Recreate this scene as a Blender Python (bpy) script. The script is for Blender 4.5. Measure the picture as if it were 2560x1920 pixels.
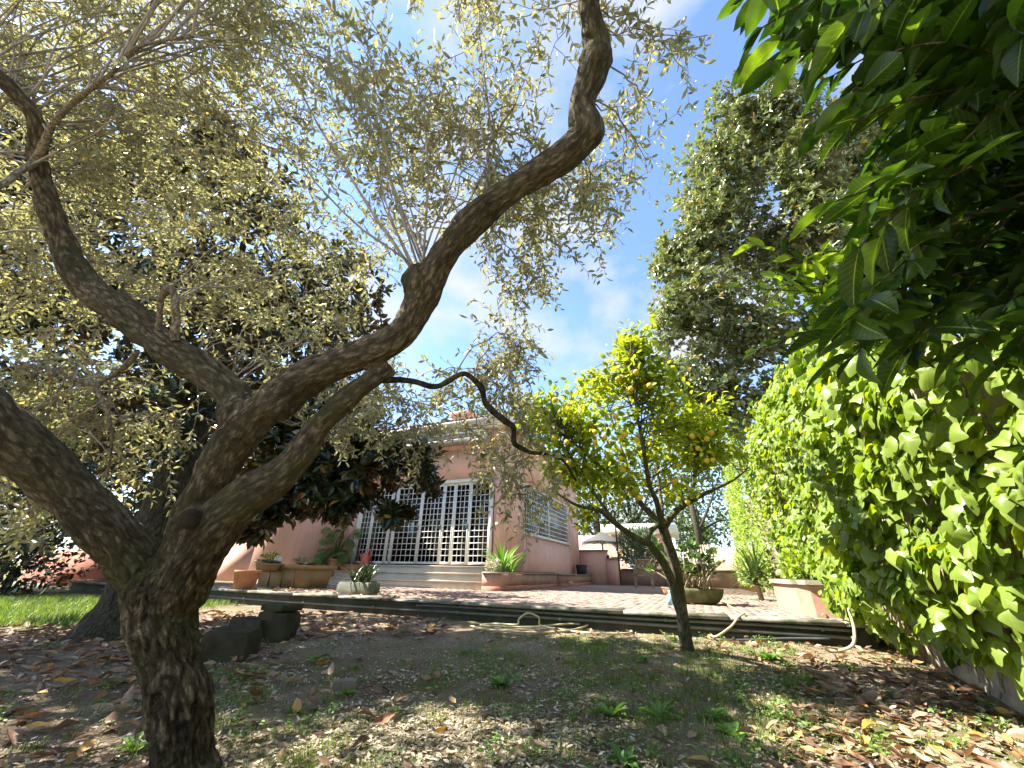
import bpy, math, random
import numpy as np
from mathutils import Vector, Matrix

for o in list(bpy.data.objects):
    bpy.data.objects.remove(o, do_unlink=True)
SC = bpy.context.scene
COL = SC.collection
rng = np.random.default_rng(11)

# ------------------------------------------------------------------ camera
FPX = 964.0                     # focal length in photo pixels (2560 wide)
HC = 0.78                       # camera height above the soil
ROLL = math.atan(0.0207)
TH = math.atan(471.0 / FPX)     # pitch up
cr, sr, ct, st = math.cos(ROLL), math.sin(ROLL), math.cos(TH), math.sin(TH)
CAMP = np.array([0.0, 0.0, HC])
cam = bpy.data.cameras.new('camera')
cam.sensor_width = 36.0
cam.lens = 36.0 * FPX / 2560.0
cam.clip_start = 0.03
cam.clip_end = 3000
camo = bpy.data.objects.new('camera', cam)
COL.objects.link(camo)
right = Vector((cr, -st * sr, ct * sr))
up = Vector((-sr, -st * cr, ct * cr))
fwd = Vector((0, ct, st))
camo.matrix_world = Matrix(((right.x, up.x, -fwd.x, 0), (right.y, up.y, -fwd.y, 0), (right.z, up.z, -fwd.z, HC), (0, 0, 0, 1)))
SC.camera = camo

# ------------------------------------------------------------------ world, sun, exposure
SUN_DIR = Vector((-0.64, 0.10, 0.76)).normalized()     # towards the sun
SKY_STRENGTH = 0.095
SUN_STRENGTH = 5.0
EXPOSURE = 2.15
world = bpy.data.worlds.new('World')
SC.world = world
world.use_nodes = True
nt = world.node_tree
nt.nodes.clear()
w_out = nt.nodes.new('ShaderNodeOutputWorld')
w_bg = nt.nodes.new('ShaderNodeBackground')
w_bg.inputs['Strength'].default_value = SKY_STRENGTH
w_sky = nt.nodes.new('ShaderNodeTexSky')
w_sky.sky_type = 'NISHITA'
w_sky.sun_disc = False
w_sky.sun_elevation = math.asin(SUN_DIR.z)
w_sky.sun_rotation = math.atan2(SUN_DIR.x, SUN_DIR.y)
w_sky.air_density = 1.0
w_sky.dust_density = 0.15
w_sky.ozone_density = 3.0
w_tc = nt.nodes.new('ShaderNodeTexCoord')
w_map = nt.nodes.new('ShaderNodeMapping')
w_map.inputs['Scale'].default_value = (2.2, 2.2, 3.6)
w_map.inputs['Rotation'].default_value = (0.3, 0.2, 0.5)
w_map.inputs['Location'].default_value = (0.35, 0.1, 0.2)
w_n = nt.nodes.new('ShaderNodeTexNoise')
w_n.inputs['Scale'].default_value = 1.5
w_n.inputs['Detail'].default_value = 8
w_n.inputs['Roughness'].default_value = 0.55
w_n.inputs['Distortion'].default_value = 0.25
w_r = nt.nodes.new('ShaderNodeValToRGB')
w_r.color_ramp.elements[0].position = 0.46
w_r.color_ramp.elements[0].color = (0.0, 0.0, 0.0, 1)
w_r.color_ramp.elements[1].position = 0.70
w_r.color_ramp.elements[1].color = (1, 1, 1, 1)
w_mix = nt.nodes.new('ShaderNodeMix')
w_mix.data_type = 'RGBA'
w_mix.inputs[7].default_value = (2.35, 2.4, 2.55, 1)
nt.links.new(w_tc.outputs['Generated'], w_map.inputs['Vector'])
nt.links.new(w_map.outputs['Vector'], w_n.inputs['Vector'])
nt.links.new(w_n.outputs['Fac'], w_r.inputs['Fac'])
nt.links.new(w_r.outputs['Color'], w_mix.inputs[0])
nt.links.new(w_sky.outputs['Color'], w_mix.inputs[6])
nt.links.new(w_mix.outputs[2], w_bg.inputs['Color'])
nt.links.new(w_bg.outputs['Background'], w_out.inputs['Surface'])

sun = bpy.data.lights.new('sun', 'SUN')
sun.energy = SUN_STRENGTH
sun.angle = math.radians(0.53)
sun.color = (1.0, 0.94, 0.84)
suno = bpy.data.objects.new('sun', sun)
COL.objects.link(suno)
suno.rotation_euler = SUN_DIR.to_track_quat('Z', 'Y').to_euler()
vs = SC.view_settings
vs.view_transform = 'Standard'
vs.look = 'None'
vs.exposure = EXPOSURE
vs.gamma = 1.0
vs.use_curve_mapping = False
SC.cycles.use_adaptive_sampling = True
SC.cycles.adaptive_threshold = 0.02
SC.cycles.max_bounces = 6
SC.cycles.diffuse_bounces = 3
SC.cycles.glossy_bounces = 2
SC.cycles.transmission_bounces = 4
SC.cycles.transparent_max_bounces = 6
SC.cycles.caustics_reflective = False
SC.cycles.caustics_refractive = False

# ------------------------------------------------------------------ frames
def rays(px, py):
    px = np.asarray(px, float); py = np.asarray(py, float)
    u = px - 1280; v = 960 - py
    u2 = (u * cr - v * sr) / FPX; v2 = (u * sr + v * cr) / FPX
    return np.stack([u2, ct - st * v2, st + ct * v2], -1)

def W(px, py, d):
    """photo pixel + distance along the lens axis -> place in the garden"""
    return CAMP + rays(px, py) * np.asarray(d, float)[..., None]

def PZ(px, py, z=0.0):
    r = rays(px, py)
    return CAMP + r * ((z - HC) / r[2])

AX = math.radians(-23.7)                 # the house is turned against the lens axis
E1 = np.array([math.cos(AX), math.sin(AX), 0.0])
E2 = np.array([-math.sin(AX), math.cos(AX), 0.0])
def L(s, t, z):
    return np.asarray(s)[..., None] * E1 + np.asarray(t)[..., None] * E2 + np.asarray(z)[..., None] * np.array([0, 0, 1.0])
def toL(P):
    P = np.asarray(P); return np.stack([P @ E1, P @ E2, P[..., 2]], -1)
def PT(px, py, t):
    r = rays(px, py); return toL(CAMP + r * (t / (r @ E2)))

TZ = 0.36                                # terrace level

# ------------------------------------------------------------------ numpy noise
_perm = np.random.default_rng(3).random((32, 32, 32))
def vnoise(P, scale=1.0):
    P = np.asarray(P) * scale
    i = np.floor(P).astype(int); f = P - i; f = f * f * (3 - 2 * f)
    r = 0
    for a in (0, 1):
        for b in (0, 1):
            for c in (0, 1):
                wgt = (f[..., 0] if a else 1 - f[..., 0]) * (f[..., 1] if b else 1 - f[..., 1]) * (f[..., 2] if c else 1 - f[..., 2])
                r = r + wgt * _perm[(i[..., 0] + a) % 32, (i[..., 1] + b) % 32, (i[..., 2] + c) % 32]
    return r
def fbm(P, scale=1.0, octv=4):
    a, s, t = 1.0, 0.0, 0.0
    for k in range(octv):
        s = s + a * vnoise(P + 7.3 * k, scale); t += a
        a *= 0.5; scale *= 2.03
    return s / t

# ------------------------------------------------------------------ object helpers
BASE = {}
def unit(v):
    return v / np.maximum(np.linalg.norm(v, axis=-1, keepdims=True), 1e-9)

def set_props(o, label=None, cat=None, group=None, kind=None):
    if label: o['label'] = label
    if cat: o['category'] = cat
    if group: o['group'] = group
    if kind: o['kind'] = kind
    return o

def mk_mesh(name, V, F, smooth=False, tint=None, uv=None, extra=None):
    me = bpy.data.meshes.new(name)
    V = np.asarray(V, np.float32)
    if isinstance(F, np.ndarray) and F.ndim == 2:
        k = F.shape[1]; n = len(F)
        me.vertices.add(len(V)); me.vertices.foreach_set('co', V.ravel())
        me.loops.add(n * k); me.loops.foreach_set('vertex_index', F.astype(np.int32).ravel())
        me.polygons.add(n)
        me.polygons.foreach_set('loop_start', np.arange(0, n * k, k, dtype=np.int32))
        try: me.polygons.foreach_set('loop_total', np.full(n, k, np.int32))
        except Exception: pass
        me.update(calc_edges=True)
    else:
        me.from_pydata(V.tolist(), [], [list(map(int, f)) for f in F])
        me.update()
    if smooth:
        me.polygons.foreach_set('use_smooth', np.ones(len(me.polygons), bool))
    if tint is not None:
        a = me.attributes.new('tint', 'FLOAT', 'POINT'); a.data.foreach_set('value', np.asarray(tint, np.float32))
    if extra is not None:
        for nm, val in extra.items():
            if val.ndim == 2:
                a = me.attributes.new(nm, 'FLOAT_VECTOR', 'POINT'); a.data.foreach_set('vector', np.asarray(val, np.float32).ravel())
            else:
                a = me.attributes.new(nm, 'FLOAT', 'POINT'); a.data.foreach_set('value', np.asarray(val, np.float32))
    if uv is not None:
        a = me.attributes.new('luv', 'FLOAT_VECTOR', 'POINT')
        a.data.foreach_set('vector', np.concatenate([uv, np.zeros((len(uv), 1))], 1).astype(np.float32).ravel())
    return me

def thing(name, label, cat, base=(0, 0, 0), group=None, kind=None):
    o = bpy.data.objects.new(name, None)
    o.empty_display_size = 0.1
    COL.objects.link(o)
    o.location = [float(x) for x in base]
    BASE[o.name] = np.asarray(base, float)
    return set_props(o, label, cat, group, kind)

def part(name, VF, mat, parent, smooth=False, label=None, kind=None, **kw):
    V, F = VF
    b = BASE[parent.name]
    me = mk_mesh(name, np.asarray(V, float) - b, F, smooth, **kw)
    me.materials.append(mat)
    o = bpy.data.objects.new(name, me)
    COL.objects.link(o); o.parent = parent
    BASE[o.name] = b
    return set_props(o, label=label, kind=kind)

def single(name, VF, mat, label=None, cat=None, group=None, kind=None, base=None, smooth=False, **kw):
    V, F = VF; V = np.asarray(V, float)
    if base is None:
        base = np.array([V[:, 0].mean(), V[:, 1].mean(), V[:, 2].min()])
    base = np.asarray(base, float)
    me = mk_mesh(name, V - base, F, smooth, **kw)
    me.materials.append(mat)
    o = bpy.data.objects.new(name, me)
    COL.objects.link(o); o.location = base.tolist()
    BASE[o.name] = base
    return set_props(o, label, cat, group, kind)

def inst(name, me, M, parent=None):
    """one more object that shares a mesh; M is a 4x4 placement in the garden"""
    o = bpy.data.objects.new(name, me)
    COL.objects.link(o)
    M = Matrix(M.tolist()) if isinstance(M, np.ndarray) else M
    if parent is not None:
        o.parent = parent
        b = BASE[parent.name]
        M = Matrix.Translation((-b[0], -b[1], -b[2])) @ M
        BASE[o.name] = b
    o.matrix_basis = M
    return o

class Batch:
    def __init__(s): s.V = []; s.F = []; s.T = []; s.n = 0
    def add(s, VF, tint=None):
        V, F = VF; V = np.asarray(V, float)
        s.V.append(V)
        if isinstance(F, np.ndarray): s.F.append(F + s.n)
        else: s.F.append([[i + s.n for i in f] for f in F])
        s.T.append(np.full(len(V), 0.5 if tint is None else tint))
        s.n += len(V); return s
    def vf(s):
        V = np.concatenate(s.V)
        if all(isinstance(f, np.ndarray) for f in s.F) and len({f.shape[1] for f in s.F}) == 1:
            return V, np.concatenate(s.F)
        out = []
        for f in s.F: out += (f.tolist() if isinstance(f, np.ndarray) else f)
        return V, out
    def tint(s): return np.concatenate(s.T)

def boxL(s0, s1, t0, t1, z0, z1):
    V = L(np.array([s0, s1, s1, s0] * 2), np.array([t0, t0, t1, t1] * 2), np.array([z0] * 4 + [z1] * 4))
    F = np.array([[0, 3, 2, 1], [4, 5, 6, 7], [0, 1, 5, 4], [1, 2, 6, 5], [2, 3, 7, 6], [3, 0, 4, 7]])
    return V, F

def box(c, size, rz=0.0, taper=1.0, tilt=0.0):
    x, y, z = np.array(size) / 2
    V = np.array([[-x * taper, -y * taper, -z], [x * taper, -y * taper, -z], [x * taper, y * taper, -z], [-x * taper, y * taper, -z],
                  [-x, -y, z], [x, -y, z], [x, y, z], [-x, y, z]])
    if tilt:
        c2, s2 = math.cos(tilt), math.sin(tilt)
        V = V @ np.array([[1, 0, 0], [0, c2, -s2], [0, s2, c2]]).T
    c1, s1 = math.cos(rz), math.sin(rz)
    V = V @ np.array([[c1, -s1, 0], [s1, c1, 0], [0, 0, 1]]).T
    return V + np.asarray(c), np.array([[0, 3, 2, 1], [4, 5, 6, 7], [0, 1, 5, 4], [1, 2, 6, 5], [2, 3, 7, 6], [3, 0, 4, 7]])

def rough_block(c, size, rz, seed, amp=0.03, n=6):
    """a worn stone block: gridded box with noise"""
    b = Batch()
    g = np.linspace(-0.5, 0.5, n + 1)
    idx = np.array([[i * (n + 1) + j, (i + 1) * (n + 1) + j, (i + 1) * (n + 1) + j + 1, i * (n + 1) + j + 1] for i in range(n) for j in range(n)])
    A, B = np.meshgrid(g, g, indexing='ij'); A = A.ravel(); B = B.ravel(); H = np.full_like(A, 0.5)
    for k, (p, q, r, fl) in enumerate([(A, B, H, 0), (A, B, -H, 1), (A, -H, B, 0), (A, H, B, 1), (-H, A, B, 1), (H, A, B, 0)]):
        V = np.stack([p, q, r], 1)
        b.add((V, idx[:, ::-1] if fl else idx))
    V, F = b.vf()
    rr = np.linalg.norm(V, axis=1, keepdims=True)
    V = V * (1 - 0.10 * np.clip(rr - 0.55, 0, 1) / 0.3)
    V = V * np.array(size)
    V = V + unit(V) * ((fbm(V + seed, 6) - 0.5) * 2 * amp)[:, None]
    c1, s1 = math.cos(rz), math.sin(rz)
    V = V @ np.array([[c1, -s1, 0], [s1, c1, 0], [0, 0, 1]]).T
    return V + np.asarray(c), F

def lathe(prof, n, c, sx=1.0, sy=1.0, rz=0.0):
    prof = np.array(prof, float); m = len(prof)
    a = np.arange(n) / n * 2 * math.pi
    V = np.zeros((m, n, 3))
    V[..., 0] = prof[:, 0:1] * np.cos(a) * sx; V[..., 1] = prof[:, 0:1] * np.sin(a) * sy; V[..., 2] = prof[:, 1:2]
    V = V.reshape(-1, 3)
    c1, s1 = math.cos(rz), math.sin(rz)
    V = V @ np.array([[c1, -s1, 0], [s1, c1, 0], [0, 0, 1]]).T
    F = np.array([[i * n + j, i * n + (j + 1) % n, (i + 1) * n + (j + 1) % n, (i + 1) * n + j] for i in range(m - 1) for j in range(n)])
    return V + np.asarray(c), F

def smooth_path(P, R=None, sub=6):
    """Catmull-Rom through P"""
    P = np.asarray(P, float); n = len(P)
    Q = np.vstack([2 * P[0] - P[1], P, 2 * P[-1] - P[-2]])
    out, rad = [], []
    for i in range(n - 1):
        p0, p1, p2, p3 = Q[i], Q[i + 1], Q[i + 2], Q[i + 3]
        for k in range(sub):
            t = k / sub
            out.append(0.5 * ((2 * p1) + (-p0 + p2) * t + (2 * p0 - 5 * p1 + 4 * p2 - p3) * t * t + (-p0 + 3 * p1 - 3 * p2 + p3) * t ** 3))
            if R is not None: rad.append(R[i] * (1 - t) + R[i + 1] * t)
    out.append(P[-1])
    if R is not None: rad.append(R[-1])
    return np.array(out), (np.array(rad) if R is not None else None)

def tube(P, R, n=8, cap=True):
    P = np.asarray(P, float); m = len(P)
    R = np.broadcast_to(np.asarray(R, float), (m,))
    T = unit(np.gradient(P, axis=0))
    t0 = T[0]
    u = np.cross(t0, [0.3, 0.2, 1.0]); 
    if np.linalg.norm(u) < 1e-3: u = np.cross(t0, [1.0, 0, 0])
    u = u / np.linalg.norm(u)
    U = [u]
    for i in range(1, m):
        u = u - T[i] * (u @ T[i]); u = u / max(np.linalg.norm(u), 1e-9); U.append(u)
    U = np.array(U); Wv = np.cross(T, U)
    a = np.arange(n) / n * 2 * math.pi
    V = P[:, None, :] + R[:, None, None] * (np.cos(a)[None, :, None] * U[:, None, :] + np.sin(a)[None, :, None] * Wv[:, None, :])
    V = V.reshape(-1, 3)
    ii = np.arange(m - 1)[:, None] * n; jj = np.arange(n)[None, :]; j2 = (jj + 1) % n
    F = np.stack([ii + jj, ii + j2, ii + n + j2, ii + n + jj], -1).reshape(-1, 4)
    if cap:
        V = np.vstack([V, P[0], P[-1]])
        a0 = m * n; a1 = a0 + 1
        j = np.arange(n); j2 = (j + 1) % n
        F = np.vstack([F, np.stack([np.full(n, a0), j2, j, np.full(n, a0)], 1), np.stack([np.full(n, a1), (m - 1) * n + j, (m - 1) * n + j2, np.full(n, a1)], 1)])
        F = [f[:3] if f[0] == f[3] else f for f in F.tolist()]
    return V, F

def qtube(P, R, n=4):
    return tube(P, R, n, cap=False)

# leaves ---------------------------------------------------------------
def lens8(w=0.2, wide=0.45, curl=0.1, fold=0.06):
    """leaf blade along +y, unit length, 8 triangles"""
    a, b = 0.33, 0.72
    V = np.array([[0, 0, 0], [-w * 0.92, a, fold], [0, a, curl * 0.5], [w * 0.92, a, fold], [-w * 0.82, b, fold * .8], [0, b, curl * 0.2], [w * 0.82, b, fold * .8], [0, 1, -curl]], float)
    V[[1, 3], 2] += curl * 0.5; V[[4, 6], 2] += curl * 0.2
    F = np.array([[0, 3, 2], [0, 2, 1], [2, 3, 6], [2, 6, 5], [1, 2, 5], [1, 5, 4], [5, 6, 7], [4, 5, 7]])
    return V, F
def lens6(w=0.13, fold=0.04, curl=0.05):
    V = np.array([[0, 0, 0], [w * .85, 0.3, fold], [w, 0.62, fold], [0, 1, -curl], [-w, 0.62, fold], [-w * .85, 0.3, fold]], float)
    F = np.array([[0, 1, 2], [0, 2, 3], [3, 4, 5], [3, 5, 0]])
    return V, F
def blade_grid(prof, curl, fold, nseg, wave=0.0, seed=0):
    """finer leaf for close-ups: prof(v) half width, 5 across; returns V, F, uv"""
    r = np.random.default_rng(seed)
    v = np.linspace(0, 1, nseg + 1); uu = np.array([-1, -0.5, 0, 0.5, 1])
    V = []; UV = []
    ph = r.random() * 6
    for vi in v:
        h = prof(vi)
        for q in uu:
            z = fold * abs(q) * h * 4 - curl * (vi ** 2) + curl * 0.4 * vi + wave * math.sin(vi * 9 + ph + q) * abs(q) * h
            V.append([q * h, vi, z]); UV.append([q, vi])
    F = []
    for i in range(nseg):
        for j in range(4):
            a = i * 5 + j
            F.append([a, a + 1, a + 6, a + 5])
    return np.array(V), np.array(F), np.array(UV)
def frames(A, N):
    A = unit(A); N = unit(N - A * (N * A).sum(-1, keepdims=True)); B = np.cross(A, N)
    return np.stack([B, A, N], -1)
def scatter(tpl, P, A, N, S, tint=None):
    """many copies of a small leaf in one mesh"""
    V, F = tpl[0], tpl[1]
    R = frames(A, N)
    S = np.broadcast_to(np.asarray(S, float), (len(P),))
    X = np.einsum('nij,vj->nvi', R, V) * S[:, None, None] + P[:, None, :]
    n, m = len(P), len(V)
    FF = (F[None] + (np.arange(n) * m)[:, None, None]).reshape(-1, F.shape[1])
    t = np.repeat(rng.random(n) if tint is None else tint, m)
    return X.reshape(-1, 3), FF, t
def mat4(P, A, N, S):
    R = frames(np.asarray(A)[None], np.asarray(N)[None])[0] * S
    M = np.eye(4); M[:3, :3] = R; M[:3, 3] = P
    return M
def rdir(n, r=None):
    r = r or rng
    return unit(r.normal(size=(n, 3)))
def in_view(P, mx=0, my=0):
    d = P - CAMP
    X = d @ np.array(right); Y = d @ np.array(up); Z = d @ np.array(fwd)
    return (Z > 0.05) & (np.abs(X) * FPX < (1280 + mx) * Z) & (np.abs(Y) * FPX < (960 + my) * Z), Z
def pix(P):
    d = P - CAMP
    X = d @ np.array(right); Y = d @ np.array(up); Z = d @ np.array(fwd)
    return 1280 + FPX * X / Z, 960 - FPX * Y / Z, Z

# ------------------------------------------------------------------ materials
def nodes(name):
    m = bpy.data.materials.new(name); m.use_nodes = True
    t = m.node_tree; t.nodes.clear()
    return m, t
def ramp(t, stops):
    r = t.nodes.new('ShaderNodeValToRGB')
    e = r.color_ramp.elements
    while len(e) < len(stops): e.new(0.5)
    for k, (p, c) in enumerate(stops):
        e[k].position = p; e[k].color = (*c, 1)
    return r
def tex_noise(t, vec, scale, detail=5, rough=0.6, dist=0.0):
    n = t.nodes.new('ShaderNodeTexNoise')
    n.inputs['Scale'].default_value = scale; n.inputs['Detail'].default_value = detail
    n.inputs['Roughness'].default_value = rough; n.inputs['Distortion'].default_value = dist
    if vec is not None: t.links.new(vec, n.inputs['Vector'])
    return n
def mixc(t, fac, a, b, mode='MIX'):
    m = t.nodes.new('ShaderNodeMix'); m.data_type = 'RGBA'; m.blend_type = mode
    for i, v in ((0, fac), (6, a), (7, b)):
        if hasattr(v, 'is_linked') or isinstance(v, bpy.types.NodeSocket): t.links.new(v, m.inputs[i])
        elif i == 0: m.inputs[0].default_value = v
        else: m.inputs[i].default_value = (*v, 1)
    return m.outputs[2]
def surface(name, stops, scale=4.0, rough=0.85, bump=0.25, bscale=None, stain=None, stain_scale=1.2, stain_amt=(0.5, 0.7), spec=0.3, grime=None, metallic=0.0, streak=None):
    """plastered, stone, clay or painted surface: mottled colour, stains, fine relief"""
    m, t = nodes(name)
    tc = t.nodes.new('ShaderNodeTexCoord'); vec = tc.outputs['Object']
    n = tex_noise(t, vec, scale, 7, 0.62)
    r = ramp(t, stops); t.links.new(n.outputs['Fac'], r.inputs['Fac'])
    col = r.outputs['Color']
    if stain:
        n2 = tex_noise(t, vec, stain_scale, 6, 0.65, 0.3)
        r2 = ramp(t, [(stain_amt[0], (0, 0, 0)), (stain_amt[1], (1, 1, 1))]); t.links.new(n2.outputs['Fac'], r2.inputs['Fac'])
        col = mixc(t, r2.outputs['Color'], col, stain)
    if streak:
        mp = t.nodes.new('ShaderNodeMapping'); mp.inputs['Scale'].default_value = (5.0, 5.0, 0.35); t.links.new(vec, mp.inputs['Vector'])
        ns = tex_noise(t, mp.outputs['Vector'], 1.6, 7, 0.7, 0.2)
        rs = ramp(t, [(0.54, (0, 0, 0)), (0.78, (0.75, 0.75, 0.75))]); t.links.new(ns.outputs['Fac'], rs.inputs['Fac'])
        col = mixc(t, rs.outputs['Color'], col, streak)
    b = t.nodes.new('ShaderNodeBsdfPrincipled')
    b.inputs['Roughness'].default_value = rough
    b.inputs['Specular IOR Level'].default_value = spec
    b.inputs['Metallic'].default_value = metallic
    t.links.new(col, b.inputs['Base Color'])
    if bump:
        n3 = tex_noise(t, vec, bscale or scale * 9, 6, 0.7)
        bp = t.nodes.new('ShaderNodeBump'); bp.inputs['Strength'].default_value = bump; bp.inputs['Distance'].default_value = 0.02
        t.links.new(n3.outputs['Fac'], bp.inputs['Height']); t.links.new(bp.outputs['Normal'], b.inputs['Normal'])
    o = t.nodes.new('ShaderNodeOutputMaterial'); t.links.new(b.outputs['BSDF'], o.inputs['Surface'])
    return m
def leafmat(name, stops, src='attr', rough=0.45, trans=0.3, tcol=(1.3, 1.5, 0.5), back=None, spec=0.4, rib=None, spots=None):
    m, t = nodes(name)
    if src == 'attr':
        a = t.nodes.new('ShaderNodeAttribute'); a.attribute_name = 'tint'; fac = a.outputs['Fac']
    else:
        a = t.nodes.new('ShaderNodeObjectInfo'); fac = a.outputs['Random']
    r = ramp(t, stops); t.links.new(fac, r.inputs['Fac'])
    col = r.outputs['Color']
    tc = t.nodes.new('ShaderNodeTexCoord')
    n = tex_noise(t, tc.outputs['Object'], 9.0 if src == 'attr' else 3.0, 3)
    rr = ramp(t, [(0.3, (0.72, 0.72, 0.72)), (0.7, (1.25, 1.25, 1.2))]); t.links.new(n.outputs['Fac'], rr.inputs['Fac'])
    col = mixc(t, 1.0, col, rr.outputs['Color'], 'MULTIPLY')
    if rib:
        u = t.nodes.new('ShaderNodeAttribute'); u.attribute_name = 'luv'
        sx = t.nodes.new('ShaderNodeSeparateXYZ'); t.links.new(u.outputs['Vector'], sx.inputs[0])
        ab = t.nodes.new('ShaderNodeMath'); ab.operation = 'ABSOLUTE'; t.links.new(sx.outputs[0], ab.inputs[0])
        # side veins: lines that run outwards and forwards from the midrib
        ad = t.nodes.new('ShaderNodeMath'); ad.operation = 'MULTIPLY_ADD'; t.links.new(ab.outputs[0], ad.inputs[0]); ad.inputs[1].default_value = -0.16; t.links.new(sx.outputs[1], ad.inputs[2])
        mu = t.nodes.new('ShaderNodeMath'); mu.operation = 'MULTIPLY'; t.links.new(ad.outputs[0], mu.inputs[0]); mu.inputs[1].default_value = 62.0
        sn = t.nodes.new('ShaderNodeMath'); sn.operation = 'SINE'; t.links.new(mu.outputs[0], sn.inputs[0])
        vr = ramp(t, [(0.90, (0, 0, 0)), (1.0, (0.35, 0.35, 0.35))]); t.links.new(sn.outputs[0], vr.inputs['Fac'])
        col = mixc(t, vr.outputs['Color'], col, rib)
        mr = ramp(t, [(0.03, (1, 1, 1)), (0.075, (0, 0, 0))]); t.links.new(ab.outputs[0], mr.inputs['Fac'])
        col = mixc(t, mr.outputs['Color'], col, rib)
    if spots:
        n4 = tex_noise(t, tc.outputs['Object'], 2.5 if src == 'object' else 30.0, 4, 0.7)
        r4 = ramp(t, [(0.6, (0, 0, 0)), (0.7, (1, 1, 1))]); t.links.new(n4.outputs['Fac'], r4.inputs['Fac'])
        col = mixc(t, r4.outputs['Color'], col, spots)
    b = t.nodes.new('ShaderNodeBsdfPrincipled')
    b.inputs['Roughness'].default_value = rough
    b.inputs['Specular IOR Level'].default_value = spec
    if back:
        g = t.nodes.new('ShaderNodeNewGeometry')
        t.links.new(mixc(t, g.outputs['Backfacing'], col, back), b.inputs['Base Color'])
    else:
        t.links.new(col, b.inputs['Base Color'])
    o = t.nodes.new('ShaderNodeOutputMaterial')
    if trans > 0:
        tr = t.nodes.new('ShaderNodeBsdfTranslucent')
        t.links.new(mixc(t, 1.0, col, tcol, 'MULTIPLY'), tr.inputs['Color'])
        mx = t.nodes.new('ShaderNodeMixShader'); mx.inputs[0].default_value = trans
        t.links.new(b.outputs['BSDF'], mx.inputs[1]); t.links.new(tr.outputs['BSDF'], mx.inputs[2])
        t.links.new(mx.outputs['Shader'], o.inputs['Surface'])
    else:
        t.links.new(b.outputs['BSDF'], o.inputs['Surface'])
    return m
def barkmat(name, dark, mid, light, moss=None, scale=1.0, bump=0.8, moss_amt=(0.52, 0.68), attr='bark', dist=0.02):
    m, t = nodes(name)
    if attr:
        a = t.nodes.new('ShaderNodeAttribute'); a.attribute_name = attr; vec = a.outputs['Vector']
    else:
        tc0 = t.nodes.new('ShaderNodeTexCoord')
        mp = t.nodes.new('ShaderNodeMapping'); mp.inputs['Scale'].default_value = (1, 1, 0.3)
        t.links.new(tc0.outputs['Object'], mp.inputs['Vector']); vec = mp.outputs['Vector']
    tc = t.nodes.new('ShaderNodeTexCoord')
    nd = tex_noise(t, vec, 20 * scale, 5, 0.65)
    dm = t.nodes.new('ShaderNodeVectorMath'); dm.operation = 'MULTIPLY_ADD'
    t.links.new(nd.outputs['Color'], dm.inputs[0]); dm.inputs[1].default_value = (0.06 / scale,) * 3; t.links.new(vec, dm.inputs[2])
    vo = t.nodes.new('ShaderNodeTexVoronoi'); vo.inputs['Scale'].default_value = 52 * scale; vo.feature = 'F1'
    t.links.new(dm.outputs[0], vo.inputs['Vector'])
    n = tex_noise(t, vec, 70 * scale, 10, 0.78, 0.8)
    hh = t.nodes.new('ShaderNodeMath'); hh.operation = 'MULTIPLY_ADD'
    t.links.new(vo.outputs['Distance'], hh.inputs[0]); hh.inputs[1].default_value = -0.48; t.links.new(n.outputs['Fac'], hh.inputs[2])
    vr = ramp(t, [(0.06, (0, 0, 0)), (0.34, (1, 1, 1))]); t.links.new(hh.outputs[0], vr.inputs['Fac'])
    r = ramp(t, [(0.08, dark), (0.20, mid), (0.30, tuple(0.6 * x + 0.4 * y for x, y in zip(mid, light))), (0.42, light)]); t.links.new(hh.outputs[0], r.inputs['Fac'])
    nb = tex_noise(t, tc.outputs['Object'], 5.0, 5, 0.6)
    rb = ramp(t, [(0.3, (0.62, 0.60, 0.55)), (0.7, (1.25, 1.22, 1.15))]); t.links.new(nb.outputs['Fac'], rb.inputs['Fac'])
    col = mixc(t, 1.0, r.outputs['Color'], rb.outputs['Color'], 'MULTIPLY')
    if attr:
        pa = t.nodes.new('ShaderNodeAttribute'); pa.attribute_name = 'plate'
        pr_ = ramp(t, [(0.0, (0.55, 0.52, 0.46)), (0.5, (1.0, 0.98, 0.92)), (0.85, (1.3, 1.26, 1.18)), (1.0, (1.9, 1.85, 1.7))]); t.links.new(pa.outputs['Fac'], pr_.inputs['Fac'])
        col = mixc(t, 1.0, col, pr_.outputs['Color'], 'MULTIPLY')
        ca = t.nodes.new('ShaderNodeAttribute'); ca.attribute_name = 'crack'
        cr_ = ramp(t, [(0.0, (0.35, 0.33, 0.3)), (0.7, (1, 1, 1))]); t.links.new(ca.outputs['Fac'], cr_.inputs['Fac'])
        col = mixc(t, 1.0, col, cr_.outputs['Color'], 'MULTIPLY')
    if moss:
        n2 = tex_noise(t, tc.outputs['Object'], 3.4, 6, 0.65, 0.4)
        r2 = ramp(t, [(moss_amt[0], (0, 0, 0)), (moss_amt[1], (0.8, 0.8, 0.8))]); t.links.new(n2.outputs['Fac'], r2.inputs['Fac'])
        col = mixc(t, r2.outputs['Color'], col, moss)
    b = t.nodes.new('ShaderNodeBsdfPrincipled'); b.inputs['Roughness'].default_value = 0.92; b.inputs['Specular IOR Level'].default_value = 0.15
    t.links.new(col, b.inputs['Base Color'])
    ad = t.nodes.new('ShaderNodeMath'); ad.operation = 'MULTIPLY_ADD'
    t.links.new(vr.outputs['Color'], ad.inputs[0]); ad.inputs[1].default_value = 0.7; t.links.new(n.outputs['Fac'], ad.inputs[2])
    bp = t.nodes.new('ShaderNodeBump'); bp.inputs['Strength'].default_value = bump; bp.inputs['Distance'].default_value = dist
    t.links.new(ad.outputs[0], bp.inputs['Height']); t.links.new(bp.outputs['Normal'], b.inputs['Normal'])
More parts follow.
